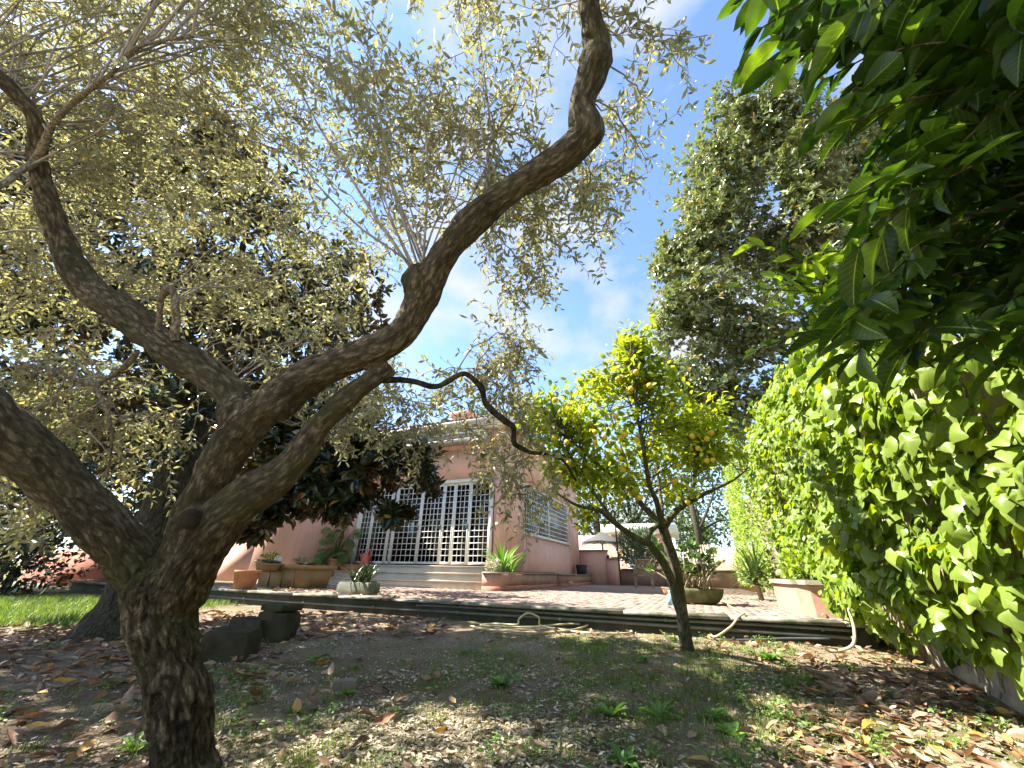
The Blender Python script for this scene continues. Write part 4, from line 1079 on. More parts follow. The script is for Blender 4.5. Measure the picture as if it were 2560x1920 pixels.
# ---------------------------------------------------------------- olive tree (close, left)
def skel(rows):
    a = np.array(rows, float)
    P = W(a[:, 0], a[:, 1], a[:, 2]); R = a[:, 3] / 2 * a[:, 2] / FPX
    tg = unit(np.gradient(a[:, :2], axis=0)); rn = ((a[:, 0] - 1280) * -tg[:, 1] + (a[:, 1] - 960) * tg[:, 0]) / FPX
    return P, R / np.sqrt(1 + rn * rn) * 0.93
SK = {}
SK['trunk'] = skel([(470, 2060, 1.52, 215), (463, 1960, 1.56, 195), (455, 1850, 1.60, 180), (440, 1720, 1.66, 178), (415, 1600, 1.73, 192), (398, 1520, 1.78, 212), (398, 1460, 1.81, 190), (412, 1420, 1.82, 120), (425, 1395, 1.83, 40)])
SK['left_limb'] = skel([(408, 1570, 1.75, 90), (388, 1490, 1.81, 165), (335, 1410, 1.80, 168), (270, 1325, 1.78, 162), (185, 1240, 1.75, 162), (90, 1150, 1.70, 168), (0, 1070, 1.64, 172), (-120, 960, 1.58, 165), (-300, 820, 1.52, 140), (-480, 640, 1.5, 110)])
SK['main_limb'] = skel([(425, 1560, 1.76, 90), (432, 1480, 1.83, 140), (452, 1390, 1.84, 124), (482, 1300, 1.85, 112), (530, 1195, 1.85, 112), (590, 1095, 1.86, 112), (680, 1005, 1.86, 104), (780, 938, 1.86, 94), (900, 888, 1.86, 86), (1000, 835, 1.85, 82), (1055, 745, 1.83, 84), (1100, 650, 1.80, 86), (1190, 545, 1.78, 80), (1310, 455, 1.75, 80), (1420, 385, 1.72, 84), (1462, 330, 1.70, 82), (1455, 270, 1.69, 70), (1480, 190, 1.67, 80), (1495, 130, 1.66, 82), (1478, 50, 1.64, 66), (1465, -60, 1.62, 60), (1450, -220, 1.62, 50), (1500, -420, 1.66, 35)])
SK['right_limb'] = skel([(430, 1590, 1.73, 80), (448, 1500, 1.78, 140), (488, 1400, 1.77, 140), (545, 1310, 1.77, 128), (610, 1245, 1.78, 112), (690, 1195, 1.79, 98), (745, 1140, 1.80, 82), (785, 1080, 1.81, 66), (850, 1010, 1.82, 62), (920, 955, 1.84, 58), (975, 915, 1.86, 46)])
SK['upper_left_limb'] = skel([(600, 1110, 1.88, 90), (605, 1030, 1.95, 92), (565, 965, 2.0, 92), (490, 915, 2.05, 92), (400, 855, 2.1, 90), (320, 785, 2.14, 88), (240, 735, 2.18, 88), (180, 665, 2.2, 84), (145, 570, 2.22, 72), (110, 470, 2.22, 66), (92, 380, 2.2, 56), (85, 290, 2.16, 46), (10, 205, 2.1, 40), (-90, 120, 2.05, 32)])
olive = thing('olive_tree', 'old leaning olive tree with flaky forked trunk and sparse silvery crown', 'tree', (W(470, 2060, 1.52)[0], W(470, 2060, 1.52)[1], 0))
bt = Batch()
segs = []
for nme, (P, R) in SK.items():
    p, r = smooth_path(P, R, 6)
    r = r * (1 + 0.05 * np.sin(np.arange(len(r)) * 0.6 + len(nme)))
    bt.add(tube(p, r, 20)); segs.append(smooth_path(P, R, 12))
# swollen knots and a pruned stub
for (px, py, d, w_) in ((1050, 705, 1.82, 95), (1470, 330, 1.70, 90), (700, 1000, 1.86, 112), (605, 1030, 1.93, 108), (1490, 150, 1.66, 90)):
    c = W(px, py, d); r = w_ / 2 * d / FPX
    V, F = lathe([(0.02 * r, -r), (r * .7, -r * .7), (r, 0), (r * .7, r * .7), (0.02 * r, r)], 12, c); bt.add((V, F))
stub, sr_ = smooth_path([W(500, 1290, 1.80), W(486, 1292, 1.72), W(476, 1298, 1.67)], [0.055, 0.047, 0.042], 3)
bt.add(tube(stub, sr_, 14))
V, F = bt.vf()
tmp = bpy.data.objects.new('tmp', mk_mesh('tmp', V, F)); COL.objects.link(tmp)
md = tmp.modifiers.new('r', 'REMESH'); md.mode = 'VOXEL'; md.voxel_size = 0.0078; md.adaptivity = 0.0
md2 = tmp.modifiers.new('s', 'SMOOTH'); md2.factor = 0.5; md2.iterations = 12
dg = bpy.context.evaluated_depsgraph_get()
me = bpy.data.meshes.new_from_object(tmp.evaluated_get(dg))
bpy.data.objects.remove(tmp, do_unlink=True)
nv = len(me.vertices)
V = np.zeros(nv * 3, np.float32); me.vertices.foreach_get('co', V); V = V.reshape(-1, 3).astype(float)
Nn = np.zeros(nv * 3, np.float32); me.vertices.foreach_get('normal', Nn); Nn = Nn.reshape(-1, 3).astype(float)
nf = len(me.polygons)
FQ = np.zeros(nf * 4, np.int32); me.loops.foreach_get('vertex_index', FQ); FQ = FQ.reshape(-1, 4)
# bark coordinates: distance along the limb squeezed, offset from its axis kept
best = np.full(nv, 1e9); bark = np.zeros((nv, 3)); off_ = 0.0
for p, r in segs:
    T = unit(np.gradient(p, axis=0)); ln = np.concatenate([[0], np.cumsum(np.linalg.norm(np.diff(p, axis=0), axis=1))])
    D = np.sqrt(np.maximum((V * V).sum(1)[:, None] + (p * p).sum(1)[None] - 2 * V @ p.T, 0)) - r[None]
    k = D.argmin(1); dm = D[np.arange(nv), k]
    rel = V - p[k]; al = (rel * T[k]).sum(1)
    uu = unit(np.cross(T[0], [0.3, 0.9, 0.2])[None])[0]; UU = [uu]
    for i in range(1, len(p)):
        uu = uu - T[i] * (uu @ T[i]); uu = uu / np.linalg.norm(uu); UU.append(uu)
    UU = np.array(UU); WW = np.cross(T, UU)
    bc = np.stack([(rel * UU[k]).sum(1), (rel * WW[k]).sum(1), (ln[k] + al) * 0.36], 1) + off_
    mwin = dm < best
    best[mwin] = dm[mwin]; bark[mwin] = bc[mwin]
    off_ += 0.37
def cells(P, seed=5):
    """irregular plates: distance to the nearest and second nearest centre, a random number per plate and the place along it"""
    r = np.random.default_rng(seed); J = r.random((24, 24, 24, 4))
    i0 = np.floor(P).astype(int); f1 = np.full(len(P), 9.0); f2 = np.full(len(P), 9.0); rid = np.zeros(len(P)); dz = np.zeros(len(P))
    for a in (-1, 0, 1):
        for b in (-1, 0, 1):
            for c in (-1, 0, 1):
                q = i0 + [a, b, c]; jj_ = J[q[:, 0] % 24, q[:, 1] % 24, q[:, 2] % 24]
                v = P - (q + jj_[:, :3]); d = np.linalg.norm(v, axis=1)
                nw = d < f1
                f2 = np.where(nw, f1, np.minimum(f2, d)); rid = np.where(nw, jj_[:, 3], rid); dz = np.where(nw, v[:, 2], dz); f1 = np.where(nw, d, f1)
    return f1, f2, rid, dz
wob_ = np.stack([vnoise(bark, 30), vnoise(bark + 4, 30), vnoise(bark + 8, 30)], 1) * 0.016
F1, F2, RID, DZ = cells((bark * [1, 1, 0.55] + wob_) / 0.025)
crack = np.clip((F2 - F1) / 0.28, 0, 1)
ridge = 1 - np.abs(2 * fbm(bark, 26, 3) - 1)
plates = fbm(bark + 3, 60, 3)
lump = fbm(V, 9, 3) - 0.5
thick = np.clip((np.abs(best) * 0 + 1), 0, 1)
big = np.clip((1.25 - V[:, 2]) / 0.6, 0.25, 1.0)
V = V + Nn * (((ridge - 0.7) * 0.014 + (RID - 0.5) * 0.007 + (crack - 0.6) * 0.006 - DZ * 0.008 + (plates - 0.5) * 0.016) * big + lump * 0.028)[:, None]
part('trunk', (V, FQ), M['olive_bark'], olive, smooth=True, extra={'bark': bark, 'plate': RID * big + 0.5 * (1 - big), 'crack': crack * big + (1 - big)})
# saw-cut face of the stub
cface = W(474, 1299, 1.655); cdir = unit((W(476, 1298, 1.67) - W(486, 1292, 1.72))[None])[0]
q = Vector(cdir).to_track_quat('Z', 'Y').to_matrix()
V, F = lathe([(0.0, 0.012), (0.036, 0.010), (0.044, -0.012)], 18, (0, 0, 0)); V = V @ np.array(q).T + cface
part('cut_stub', (V, F), M['soil_dark'], olive)
# bent little branch with a loop, and the thin dark branch reaching right
def branch(name, rows, mat='limb_bark', n=11, parent=olive):
    P, R = skel(rows); p, r = smooth_path(P, R * 0.9, 8)
    p = p + (np.stack([vnoise(p, 17), vnoise(p + 9, 17), vnoise(p + 5, 17)], 1) - 0.5) * np.minimum(r * 0.9, 0.02)[:, None]
    r = r * (0.82 + 0.36 * vnoise(p + 3, 23))
    part(name, tube(p, r, n), M[mat], parent, smooth=True)
    return p, r
LIMBS = [segs[i] for i in range(1, 5)]
LIMBS.append(branch('branch', [(392, 850, 2.08, 22), (398, 790, 2.06, 24), (402, 745, 2.04, 24), (420, 722, 2.02, 24), (437, 735, 2.0, 26), (440, 790, 2.0, 30), (438, 850, 2.03, 34)]))
thin = branch('branch', [(915, 958, 1.84, 26), (965, 948, 1.86, 20), (1030, 952, 1.9, 17), (1085, 968, 1.93, 17), (1120, 955, 1.95, 17), (1160, 935, 1.98, 17), (1200, 965, 2.02, 18), (1215, 1005, 2.05, 19), (1250, 1045, 2.08, 19), (1286, 1070, 2.1, 19), (1284, 1108, 2.12, 16), (1320, 1128, 2.15, 12), (1400, 1145, 2.2, 9), (1440, 1200, 2.25, 6)], 'olive_bark' if False else 'dark_bark')
LIMBS.append(thin)
LIMBS.append(branch('branch', [(95, 420, 2.2, 40), (112, 350, 2.15, 30), (150, 290, 2.1, 26), (200, 240, 2.05, 24), (270, 190, 2.0, 20), (340, 120, 2.0, 14), (480, 90, 2.0, 8)]))
LIMBS.append(branch('branch', [(100, 400, 2.2, 34), (50, 430, 2.1, 26), (0, 465, 2.0, 24), (-80, 500, 1.95, 20)]))
LIMBS.append(branch('branch', [(345, 880, 2.1, 22), (300, 930, 2.1, 20), (245, 965, 2.1, 20), (270, 1025, 2.1, 14), (280, 1110, 2.12, 10), (265, 1200, 2.15, 7)]))
LIMBS.append(branch('branch', [(245, 965, 2.1, 20), (190, 950, 2.08, 14), (130, 925, 2.05, 12), (40, 905, 2.0, 9)]))
LIMBS.append(branch('branch', [(1130, 610, 1.84, 34), (1140, 560, 1.9, 34), (1165, 530, 1.95, 32), (1205, 505, 1.98, 26), (1222, 440, 2.02, 14), (1225, 360, 2.1, 9), (1290, 260, 2.15, 6)]))
# crown volume: blobs (px, py, depth, radius m, weight)
BL = np.array([
    (150, 80, 2.7, .80, 1.2), (480, 130, 2.9, .85, 1.5), (830, 130, 2.7, .75, 1.4), (1130, 180, 2.5, .62, 1.2), (1370, 120, 2.3, .40, .35), (1640, 110, 2.0, .38, .34), (1625, 430, 2.1, .26, .2),
    (280, 430, 3.0, .85, 1.6), (680, 420, 3.0, .85, 1.6), (1020, 430, 2.7, .55, .9), (120, 760, 2.7, .65, 1.1), (520, 720, 3.0, .75, 1.4), (830, 640, 2.9, .62, 1.0), (90, 1020, 2.4, .45, .9), (150, 1200, 2.4, .35, .4), (1340, 590, 2.6, .42, .95), (1460, 520, 2.5, .3, .35),
    (1290, 750, 2.7, .34, .6), (1250, 900, 2.6, .30, .5), (1270, 1130, 2.5, .36, .75), (960, 960, 2.8, .42, .9), (1030, 1060, 2.9, .36, .6), (1380, 1230, 2.5, .24, .26), (330, 1130, 2.6, .42, .45), (60, 1330, 2.3, .28, .22), (780, 900, 2.9, .5, .6),
    (-350, 500, 2.6, 1.0, 1.0), (-250, 0, 2.6, 1.0, 1.0), (500, -350, 2.6, 1.0, 1.4), (1050, -300, 2.3, .8, 1.0), (1500, -260, 2.0, .6, .5)])
BC = W(BL[:, 0], BL[:, 1], BL[:, 2]); BR = BL[:, 3]; BWt = BL[:, 4] / BL[:, 4].sum()
limb_pts = np.concatenate([p for p, r in LIMBS]); 
NSH = 520
tw = Batch(); LP = []; LA = []; LN = []; LS = []; shoot_mid = []
def leaves_on(p, dens, smin, smax, skip=0.1):
    ln = np.linalg.norm(np.diff(p, axis=0), axis=1).sum()
    n = max(int(ln * dens), 2)
    u = np.linspace(skip, 1, n) * (len(p) - 1); i = np.minimum(u.astype(int), len(p) - 2); f = (u - i)[:, None]
    q = p[i] * (1 - f) + p[i + 1] * f; T = unit(p[i + 1] - p[i])
    ph = rng.random() * 6.28 + np.arange(n) * 1.57
    ref = unit(np.cross(T, rdir(1)[0])); ref2 = np.cross(T, ref)
    o = ref * np.cos(ph)[:, None] + ref2 * np.sin(ph)[:, None]
    for sgn in (1, -1):
        A = unit(T * (0.55 + 0.3 * rng.random((n, 1))) + sgn * o + rng.normal(size=(n, 3)) * 0.22 + np.array([0, 0, -0.12]))
        LP.append(q); LA.append(A); LN.append(unit(T * 0.8 - sgn * o * 0.4 + np.array([0, 0, 0.9]) + rng.normal(size=(n, 3)) * 0.5)); LS.append(rng.uniform(smin, smax, n))
starts_forced = [W(1060 + rng.normal() * 14, 690 + rng.normal() * 12, 1.83) for _ in range(14)]          # water shoots fanning from the knot
for k in range(NSH):
    if k < 14:
        a = starts_forced[k]
        e = W(rng.uniform(560, 1420), rng.uniform(-120, 330), rng.uniform(2.0, 2.7))
    else:
        j = rng.choice(len(BWt), p=BWt)
        e = BC[j] + rdir(1)[0] * BR[j] * rng.random() ** 0.45
        c = limb_pts[rng.choice(len(limb_pts), 60)]
        a = c[np.argmin(np.linalg.norm(c - e, axis=1) + 0.25 * rng.random(60))]
        if k > 150 and rng.random() < 0.7:
            c = np.array(shoot_mid)[rng.choice(len(shoot_mid), 40)]; a = c[np.argmin(np.linalg.norm(c - e, axis=1) + 0.2 * rng.random(40))]
    dvec = e - a; ln = np.linalg.norm(dvec)
    side = np.cross(dvec / ln, rdir(1)[0]) * ln * rng.uniform(0.05, 0.22)
    up_ = np.array([0, 0, 1.0]) * ln * rng.uniform(-0.02, 0.16)
    u = np.linspace(0, 1, 10)[:, None]
    p = a + dvec * u + (side + up_) * (4 * u * (1 - u)) + rng.normal(size=(10, 3)) * 0.010 * (u > 0)
    shoot_mid += [p[3], p[5], p[7]]
    r0 = np.clip(0.0025 + 0.0020 * ln, 0.003, 0.008)
    tw.add(qtube(p, np.linspace(r0, 0.0016, 10), 5))
    ns = int(rng.integers(9, 15) * np.clip(ln / 1.0, 0.6, 1.5))
    for q in range(ns):
        f = rng.uniform(0.38, 1.0); x = f * 9; i = min(int(x), 8)
        b = p[i] + (p[i + 1] - p[i]) * (x - i)
        T = unit((p[i + 1] - p[i])[None])[0]
        d = unit((T * rng.uniform(0.2, 1.0) + rdir(1)[0] * 0.9 + np.array([0, 0, rng.uniform(-0.45, 0.25)]))[None])[0]
        l2 = rng.uniform(0.10, 0.34)
        u2 = np.linspace(0, 1, 5)[:, None]
        p2 = b + d * l2 * u2 + np.array([0, 0, -1.0]) * (l2 * rng.uniform(0.0, 0.35)) * u2 ** 2 + rng.normal(size=(5, 3)) * 0.006 * (u2 > 0)
        tw.add(qtube(p2, np.linspace(0.0021, 0.0009, 5), 3))
        leaves_on(p2, 34, 0.034, 0.064)
part('twigs', tw.vf(), M['twig'], olive, smooth=True, kind='stuff')
LP = np.concatenate(LP); LA = np.concatenate(LA); LN = np.concatenate(LN); LS = np.concatenate(LS)
keep = rng.random(len(LP)) < 0.70
LP, LA, LN, LS = LP[keep], LA[keep], LN[keep], LS[keep]
print('olive leaves', len(LP))
X, FF, tt = scatter(TPL_OLIVE, LP, LA, LN, LS, rng.random(len(LP)) ** 1.15)
part('crown', (X, FF), M['olive_leaf'], olive, smooth=True, kind='stuff', tint=tt)

# ---------------------------------------------------------------- whorled-leaf trees (magnolias)
def whorls(C, D, nl, size, spread=(0.7, 1.35)):
    """rosettes of leaves at twig tips: C tips, D directions"""
    P, A, N = [], [], []
    for k in range(nl):
        ang = k * 2.4 + rng.random(len(C)) * 0.8
        ref = unit(np.cross(D, rdir(len(C)))); r2 = np.cross(D, ref)
        o = ref * np.cos(ang)[:, None] + r2 * np.sin(ang)[:, None]
        w_ = rng.uniform(spread[0], spread[1], (len(C), 1))
        A.append(unit(D * np.cos(w_) + o * np.sin(w_) + np.array([0, 0, -0.12]))); N.append(unit(D + np.array([0, 0, 0.5]) + rng.normal(size=D.shape) * 0.25))
        P.append(C - D * (0.06 * k / nl) * size * 6 + o * 0.01)
    P = np.concatenate(P); A = np.concatenate(A); N = np.concatenate(N)
    return P, A, N, rng.uniform(0.7, 1.15, len(P)) * size
def limb_to(b, a, e, r0, r1, wob=0.08, n=9, sides=9):
    u = np.linspace(0, 1, n)[:, None]; ln = np.linalg.norm(e - a)
    p = a + (e - a) * u + rdir(1)[0] * ln * wob * np.sin(u * math.pi) + np.array([0, 0, ln * 0.06]) * np.sin(u * math.pi)
    b.add(tube(p, np.linspace(r0, r1, n), sides)); return p
def blob_points(BL, total, clump=14, clump_r=0.22, shell=0.35):
    BL = np.array(BL, float)
    wgt = (BL[:, 3] * BL[:, 4] * BL[:, 5]) ** 0.67 * BL[:, 6]; wgt /= wgt.sum()
    out, dirs = [], []
    nclump = total // clump
    j = rng.choice(len(BL), nclump, p=wgt)
    d = rdir(nclump); rad = rng.random(nclump) ** shell
    cc = BL[j, :3] + d * BL[j, 3:6] * rad[:, None]
    for k in range(clump):
        q = cc + rng.normal(size=cc.shape) * clump_r * BL[j, 3:6].mean(1, keepdims=True) * 0.6
        out.append(q); dirs.append(unit(unit((q - BL[j, :3]) / BL[j, 3:6]) + rng.normal(size=q.shape) * 0.35 + np.array([0, 0, 0.30])))
    return np.concatenate(out), np.concatenate(dirs)
mag_base = PG(275, 1590)
mag = thing('magnolia_tree', 'big dark glossy magnolia tree spreading behind the olive on the left', 'tree', mag_base)
b = Batch()
c = mag_base
top = c + np.array([-0.3, 0.3, 5.5])
tp_, tr_ = smooth_path([c + [0, 0, -0.1], c + [0, 0.02, 0.12], c + [0, 0.05, 0.35], c + [-0.03, 0.05, 1.0], c + [-0.1, 0.1, 2.4], c + [-0.2, 0.2, 4.0], top], [0.44, 0.33, 0.26, 0.23, 0.19, 0.14, 0.07], 5)
V, F = tube(tp_, tr_, 22)
V[:, :2] = c[:2] + (V[:, :2] - c[:2]) * (1 + 0.35 * (fbm(V * [3, 3, 0.6], 1.0, 3) - 0.5) * np.clip(1 - (V[:, 2:3] / 0.8), 0, 1).repeat(1, 1)[:, 0])[:, None]
b.add((V, F))
def WB(px, py, d, rx, ry, rz, wt=1.0):
    p = W(px, py, d); return (p[0], p[1], p[2], rx, ry, rz, wt)
def LBb(s_, t_, z_, rx, ry, rz, wt=1.0):
    p = L(s_, t_, z_); return (p[0], p[1], p[2], rx, ry, rz, wt)
MB_ = [WB(130, 420, 6.6, 1.5, 1.2, 1.2), WB(430, 380, 6.8, 1.4, 1.2, 1.1), WB(640, 500, 6.4, 0.95, 1.0, 0.8), WB(60, 760, 6.0, 1.4, 1.2, 1.2), WB(360, 720, 6.0, 1.5, 1.2, 1.3, 1.3), WB(680, 760, 6.0, 1.2, 1.0, 1.1, 1.2),
       WB(120, 1060, 5.7, 1.2, 1.0, 0.9, 1.2), WB(430, 1060, 5.7, 1.0, 0.9, 0.8, 1.1), WB(860, 720, 6.3, 0.7, 0.8, 0.8), WB(720, 1030, 5.4, 0.75, 0.7, 0.5, 1.5),
       WB(790, 1180, 5.3, 0.70, 0.6, 0.42, 3.0), WB(940, 1130, 5.3, 0.55, 0.55, 0.45, 3.0), WB(1060, 1180, 5.2, 0.32, 0.4, 0.30, 3.0), WB(870, 1260, 5.2, 0.42, 0.4, 0.22, 3.4), WB(640, 1330, 5.0, 0.20, 0.25, 0.16, 3.0), WB(980, 1290, 5.2, 0.24, 0.25, 0.2, 2.6), WB(690, 1270, 5.1, 0.32, 0.3, 0.22, 3.0), WB(720, 1100, 5.4, 0.5, 0.5, 0.4, 2.5),
       WB(60, 1290, 5.8, 0.8, 0.8, 0.4, 1.2), LBb(-8.6, 7.0, 5.0, 1.3, 1.1, 0.8), LBb(-7.3, 6.5, 4.6, 0.8, 0.8, 0.5), WB(450, 1250, 6.0, 0.7, 0.7, 0.35, 1.2), (mag_base[0] - 0.8, mag_base[1] + 1.6, 5.2, 2.2, 1.4, 1.8, 0.7)]
for k, q in enumerate(MB_):
    e = np.array(q[:3]); h = np.clip(e[2] * 0.62, 0.9, 4.4)
    i = np.argmin(np.abs(tp_[:, 2] - h)); a = tp_[i]
    if q[3] <= 0.6:
        bigs = np.array([w_[:3] for w_ in MB_ if w_[3] > 0.6]); a = bigs[np.argmin(np.linalg.norm(bigs - e, axis=1))]
    p = limb_to(b, a, e, 0.08 if q[3] > 0.8 else 0.03, 0.012, wob=0.14)
    for m_i in range(7 if q[3] > 0.6 else 4):
        f = rng.integers(4, 9); d = rdir(1)[0]; limb_to(b, p[f], e + d * np.array(q[3:6]) * 0.8, 0.014 if q[3] > 0.8 else 0.008, 0.004, n=6, sides=5, wob=0.15)
part('trunk', b.vf(), M['dark_bark'], mag, smooth=True)
C, D = blob_points(MB_, 6400, 8, 0.30, 0.45)
P, A, N, S = whorls(C, D, 8, 0.155)
vis, Z = in_view(P)
order = np.argsort(np.where(vis, Z / S, 1e6)); sel = order[:300]; rest = np.ones(len(P), bool); rest[sel] = False
X, FF, tt = scatter(TPL_MAGF, P[rest], A[rest], N[rest], S[rest])
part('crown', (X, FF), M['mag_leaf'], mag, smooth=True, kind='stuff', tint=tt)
mags = []
for k in range(4):
    V, F, uv = blade_grid(lambda v: 0.21 * (math.sin(math.pi * min(v, 1) ** 0.85) ** 0.8) + 0.004, 0.10 + 0.06 * k, 0.10, 6, 0.12, k)
    me = mk_mesh('leaf', V, F, True, uv=uv); me.materials.append(M['mag_leaf_obj']); mags.append(me)
for k, i in enumerate(sel): inst('leaf', mags[k % 4], mat4(P[i], A[i], N[i], S[i]), mag)
print('magnolia leaves', len(P))

# tall magnolia behind the ivy wall
m2b = np.array([9.3, 9.6, 0.0])
mag2 = thing('magnolia_tree', 'tall sunlit magnolia tree rising behind the ivy wall on the right', 'tree', m2b)
b = Batch()
tp_, tr_ = smooth_path([m2b + [0, 0, -0.1], m2b + [0, 0, 2], m2b + [0.1, -0.1, 5], m2b + [0.2, -0.4, 9], m2b + [0.2, -0.7, 13.0]], [0.30, 0.24, 0.16, 0.09, 0.03], 5)
b.add(tube(tp_, tr_, 14))
MB2 = [WB(1800, 430, 13.0, 1.3, 1.6, 1.5), WB(1950, 330, 13.0, 1.5, 1.6, 1.6), WB(2120, 420, 12.5, 1.8, 1.6, 1.8), WB(1760, 600, 12.0, 1.25, 1.5, 1.2), WB(1950, 620, 12.0, 1.7, 1.6, 1.6), WB(2200, 650, 11.5, 1.8, 1.5, 1.6),
       WB(1740, 760, 11.0, 1.1, 1.3, 0.9), WB(1850, 840, 10.5, 1.3, 1.3, 1.0), WB(2050, 850, 10.5, 1.4, 1.2, 1.0), WB(1760, 960, 10.3, 0.95, 1.1, 0.7), WB(1740, 1060, 10.0, 0.7, 0.9, 0.5), WB(1900, 1000, 10.0, 1.2, 1.0, 0.9), WB(2250, 300, 12.5, 1.6, 1.5, 1.6, 0.7), WB(1690, 660, 11.8, 0.8, 1.0, 0.9), WB(1690, 800, 10.8, 0.7, 1.0, 0.8), WB(1850, 300, 13.2, 1.2, 1.3, 1.0), WB(1700, 930, 10.3, 0.7, 1.0, 0.7), WB(1780, 500, 12.5, 1.0, 1.2, 1.2), WB(2080, 560, 10.2, 1.0, 0.7, 1.6, 1.2), WB(2020, 400, 11.0, 1.0, 0.7, 1.2, 1.0)]
for q in MB2:
    e = np.array(q[:3]); i = np.argmin(np.abs(tp_[:, 2] - e[2] * 0.8)); p = limb_to(b, tp_[i], e, 0.05, 0.018, wob=0.14)
    for m_i in range(6): limb_to(b, p[rng.integers(4, 9)], e + rdir(1)[0] * np.array(q[3:6]) * 0.85, 0.018, 0.006, n=6, sides=5)
part('trunk', b.vf(), M['dark_bark'], mag2, smooth=True)
C, D = blob_points(MB2, 10500, 7, 0.30, 0.5)
P, A, N, S = whorls(C, D, 8, 0.185)
X, FF, tt = scatter(TPL_MAGF, P, A, N, S)
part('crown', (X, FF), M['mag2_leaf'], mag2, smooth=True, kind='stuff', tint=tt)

# ---------------------------------------------------------------- lemon tree
lb_ = PG(1719, 1625)
lemon = thing('lemon_tree', 'lemon tree with split trunk and yellow fruit below the terrace', 'tree', lb_)
LD = float((lb_ - CAMP) @ np.array(fwd))
LK = LD / 4.72
def lsk(rows): 
    a = np.array(rows, float); d = LD + (a[:, 3] if a.shape[1] > 3 else 0)
    return W(a[:, 0], a[:, 1], d), a[:, 2] / 2 * LD / FPX * 0.72
LB = [lsk([(1722, 1650, 58, 0), (1716, 1610, 46, 0), (1706, 1540, 40, 0), (1699, 1480, 36, 0), (1690, 1420, 34, 0), (1671, 1360, 33, 0), (1657, 1318, 32, 0)]),
      lsk([(1712, 1560, 32, 0), (1694, 1505, 34, -.03), (1682, 1460, 30, -.05), (1657, 1405, 27, -.08), (1622, 1358, 26, -.1)]),
      lsk([(1624, 1360, 22, -.1), (1590, 1345, 20, -.2), (1543, 1312, 18, -.3), (1500, 1276, 15, -.4), (1440, 1262, 9, -.5), (1380, 1225, 5, -.6)]),
      lsk([(1618, 1358, 20, -.1), (1625, 1330, 18, -.05), (1648, 1308, 16, 0), (1655, 1285, 15, 0.1), (1650, 1230, 12, .25), (1640, 1150, 8, .4), (1630, 1050, 5, .5)]),
      lsk([(1655, 1325, 28, 0), (1680, 1288, 24, .05), (1708, 1264, 20, .1), (1762, 1234, 15, .15), (1833, 1200, 9, .2), (1870, 1170, 5, .25)]),
      lsk([(1655, 1320, 26, 0), (1632, 1290, 22, .1), (1606, 1264, 20, .15), (1582, 1232, 17, .1), (1512, 1176, 11, 0), (1450, 1120, 6, -.1), (1390, 1060, 3, -.2)]),
      lsk([(1655, 1318, 24, 0), (1642, 1256, 18, -.1), (1624, 1212, 15, -.2), (1608, 1120, 11, -.3), (1590, 1010, 7, -.3), (1585, 880, 4, -.3)]),
      lsk([(1708, 1264, 13, .1), (1735, 1210, 12, .2), (1738, 1150, 9, .2), (1760, 1080, 5, .3)]),
      lsk([(1606, 1264, 12, .15), (1575, 1180, 9, .3), (1530, 1050, 6, .5), (1500, 960, 3, .5)]),
      lsk([(1543, 1312, 11, -.3), (1480, 1225, 9, -.1), (1420, 1130, 6, .1), (1330, 1040, 3, .2)])]
b = Batch(); lemon_pts = []
for P_, R_ in LB:
    p, r = smooth_path(P_, R_, 5); b.add(tube(p, r, 12)); lemon_pts.append(p[len(p) // 3:])
lemon_pts = np.concatenate(lemon_pts)
part('trunk', b.vf(), M['grey_bark'], lemon, smooth=True)
LBL = np.array([WB(1560, 1080, LD, .62, .7, .5, 1.0), WB(1400, 1050, LD, .55, .6, .45, 1.1), WB(1720, 1080, LD, .58, .6, .48, 1.1), WB(1600, 900, LD - .1, .36, .45, .45, 1.0), WB(1600, 840, LD - .1, .24, .3, .26, 1.0), WB(1640, 960, LD, .4, .5, .35, 1.0), WB(1440, 1180, LD, .40, .5, .32, .9), WB(1540, 1220, LD, .4, .5, .22, .9), WB(1780, 1120, LD + .1, .35, .4, .34, .9), WB(1700, 1220, LD, .35, .4, .16, .6), WB(1460, 1300, LD - .4, .16, .2, .16, 1.2), WB(1320, 1010, LD, .24, .3, .2, .8), WB(1480, 960, LD, .36, .4, .22, .9), WB(1790, 1000, LD + .1, .25, .3, .2, .6)])
LBL[:, 3:6] *= LK
tw = Batch(); LP = []; LA = []; LN = []; LS = []
wgt = LBL[:, 3] * LBL[:, 5] * LBL[:, 6]; wgt /= wgt.sum()
for k in range(470):
    j = rng.choice(len(wgt), p=wgt); e = LBL[j, :3] + rdir(1)[0] * LBL[j, 3:6] * rng.random() ** 0.5
    c = lemon_pts[rng.choice(len(lemon_pts), 40)]; a = c[np.argmin(np.linalg.norm(c - e, axis=1))]
    u = np.linspace(0, 1, 6)[:, None]
    p = a + (e - a) * u + np.cross(e - a, rdir(1)[0]) * 0.15 * np.sin(u * math.pi)
    tw.add(qtube(p, np.linspace(0.006, 0.002, 6), 4))
    tip = e; T = unit((p[-1] - p[-3])[None])[0]
    n = 12
    f = rng.uniform(0.45, 1.02, n)[:, None]; q = a + (e - a) * f + rng.normal(size=(n, 3)) * 0.05
    LP.append(q); LA.append(unit(T * 0.5 + rdir(n) * 0.9 + np.array([0, 0, 0.1]))); LN.append(unit(np.array([0, 0, 0.9]) + rng.normal(size=(n, 3)) * 0.55)); LS.append(rng.uniform(0.055, 0.10, n))
part('twigs', tw.vf(), M['grey_bark'], lemon, smooth=True, kind='stuff')
LP = np.concatenate(LP); X, FF, tt = scatter(TPL_LEMON, LP, np.concatenate(LA), np.concatenate(LN), np.concatenate(LS))
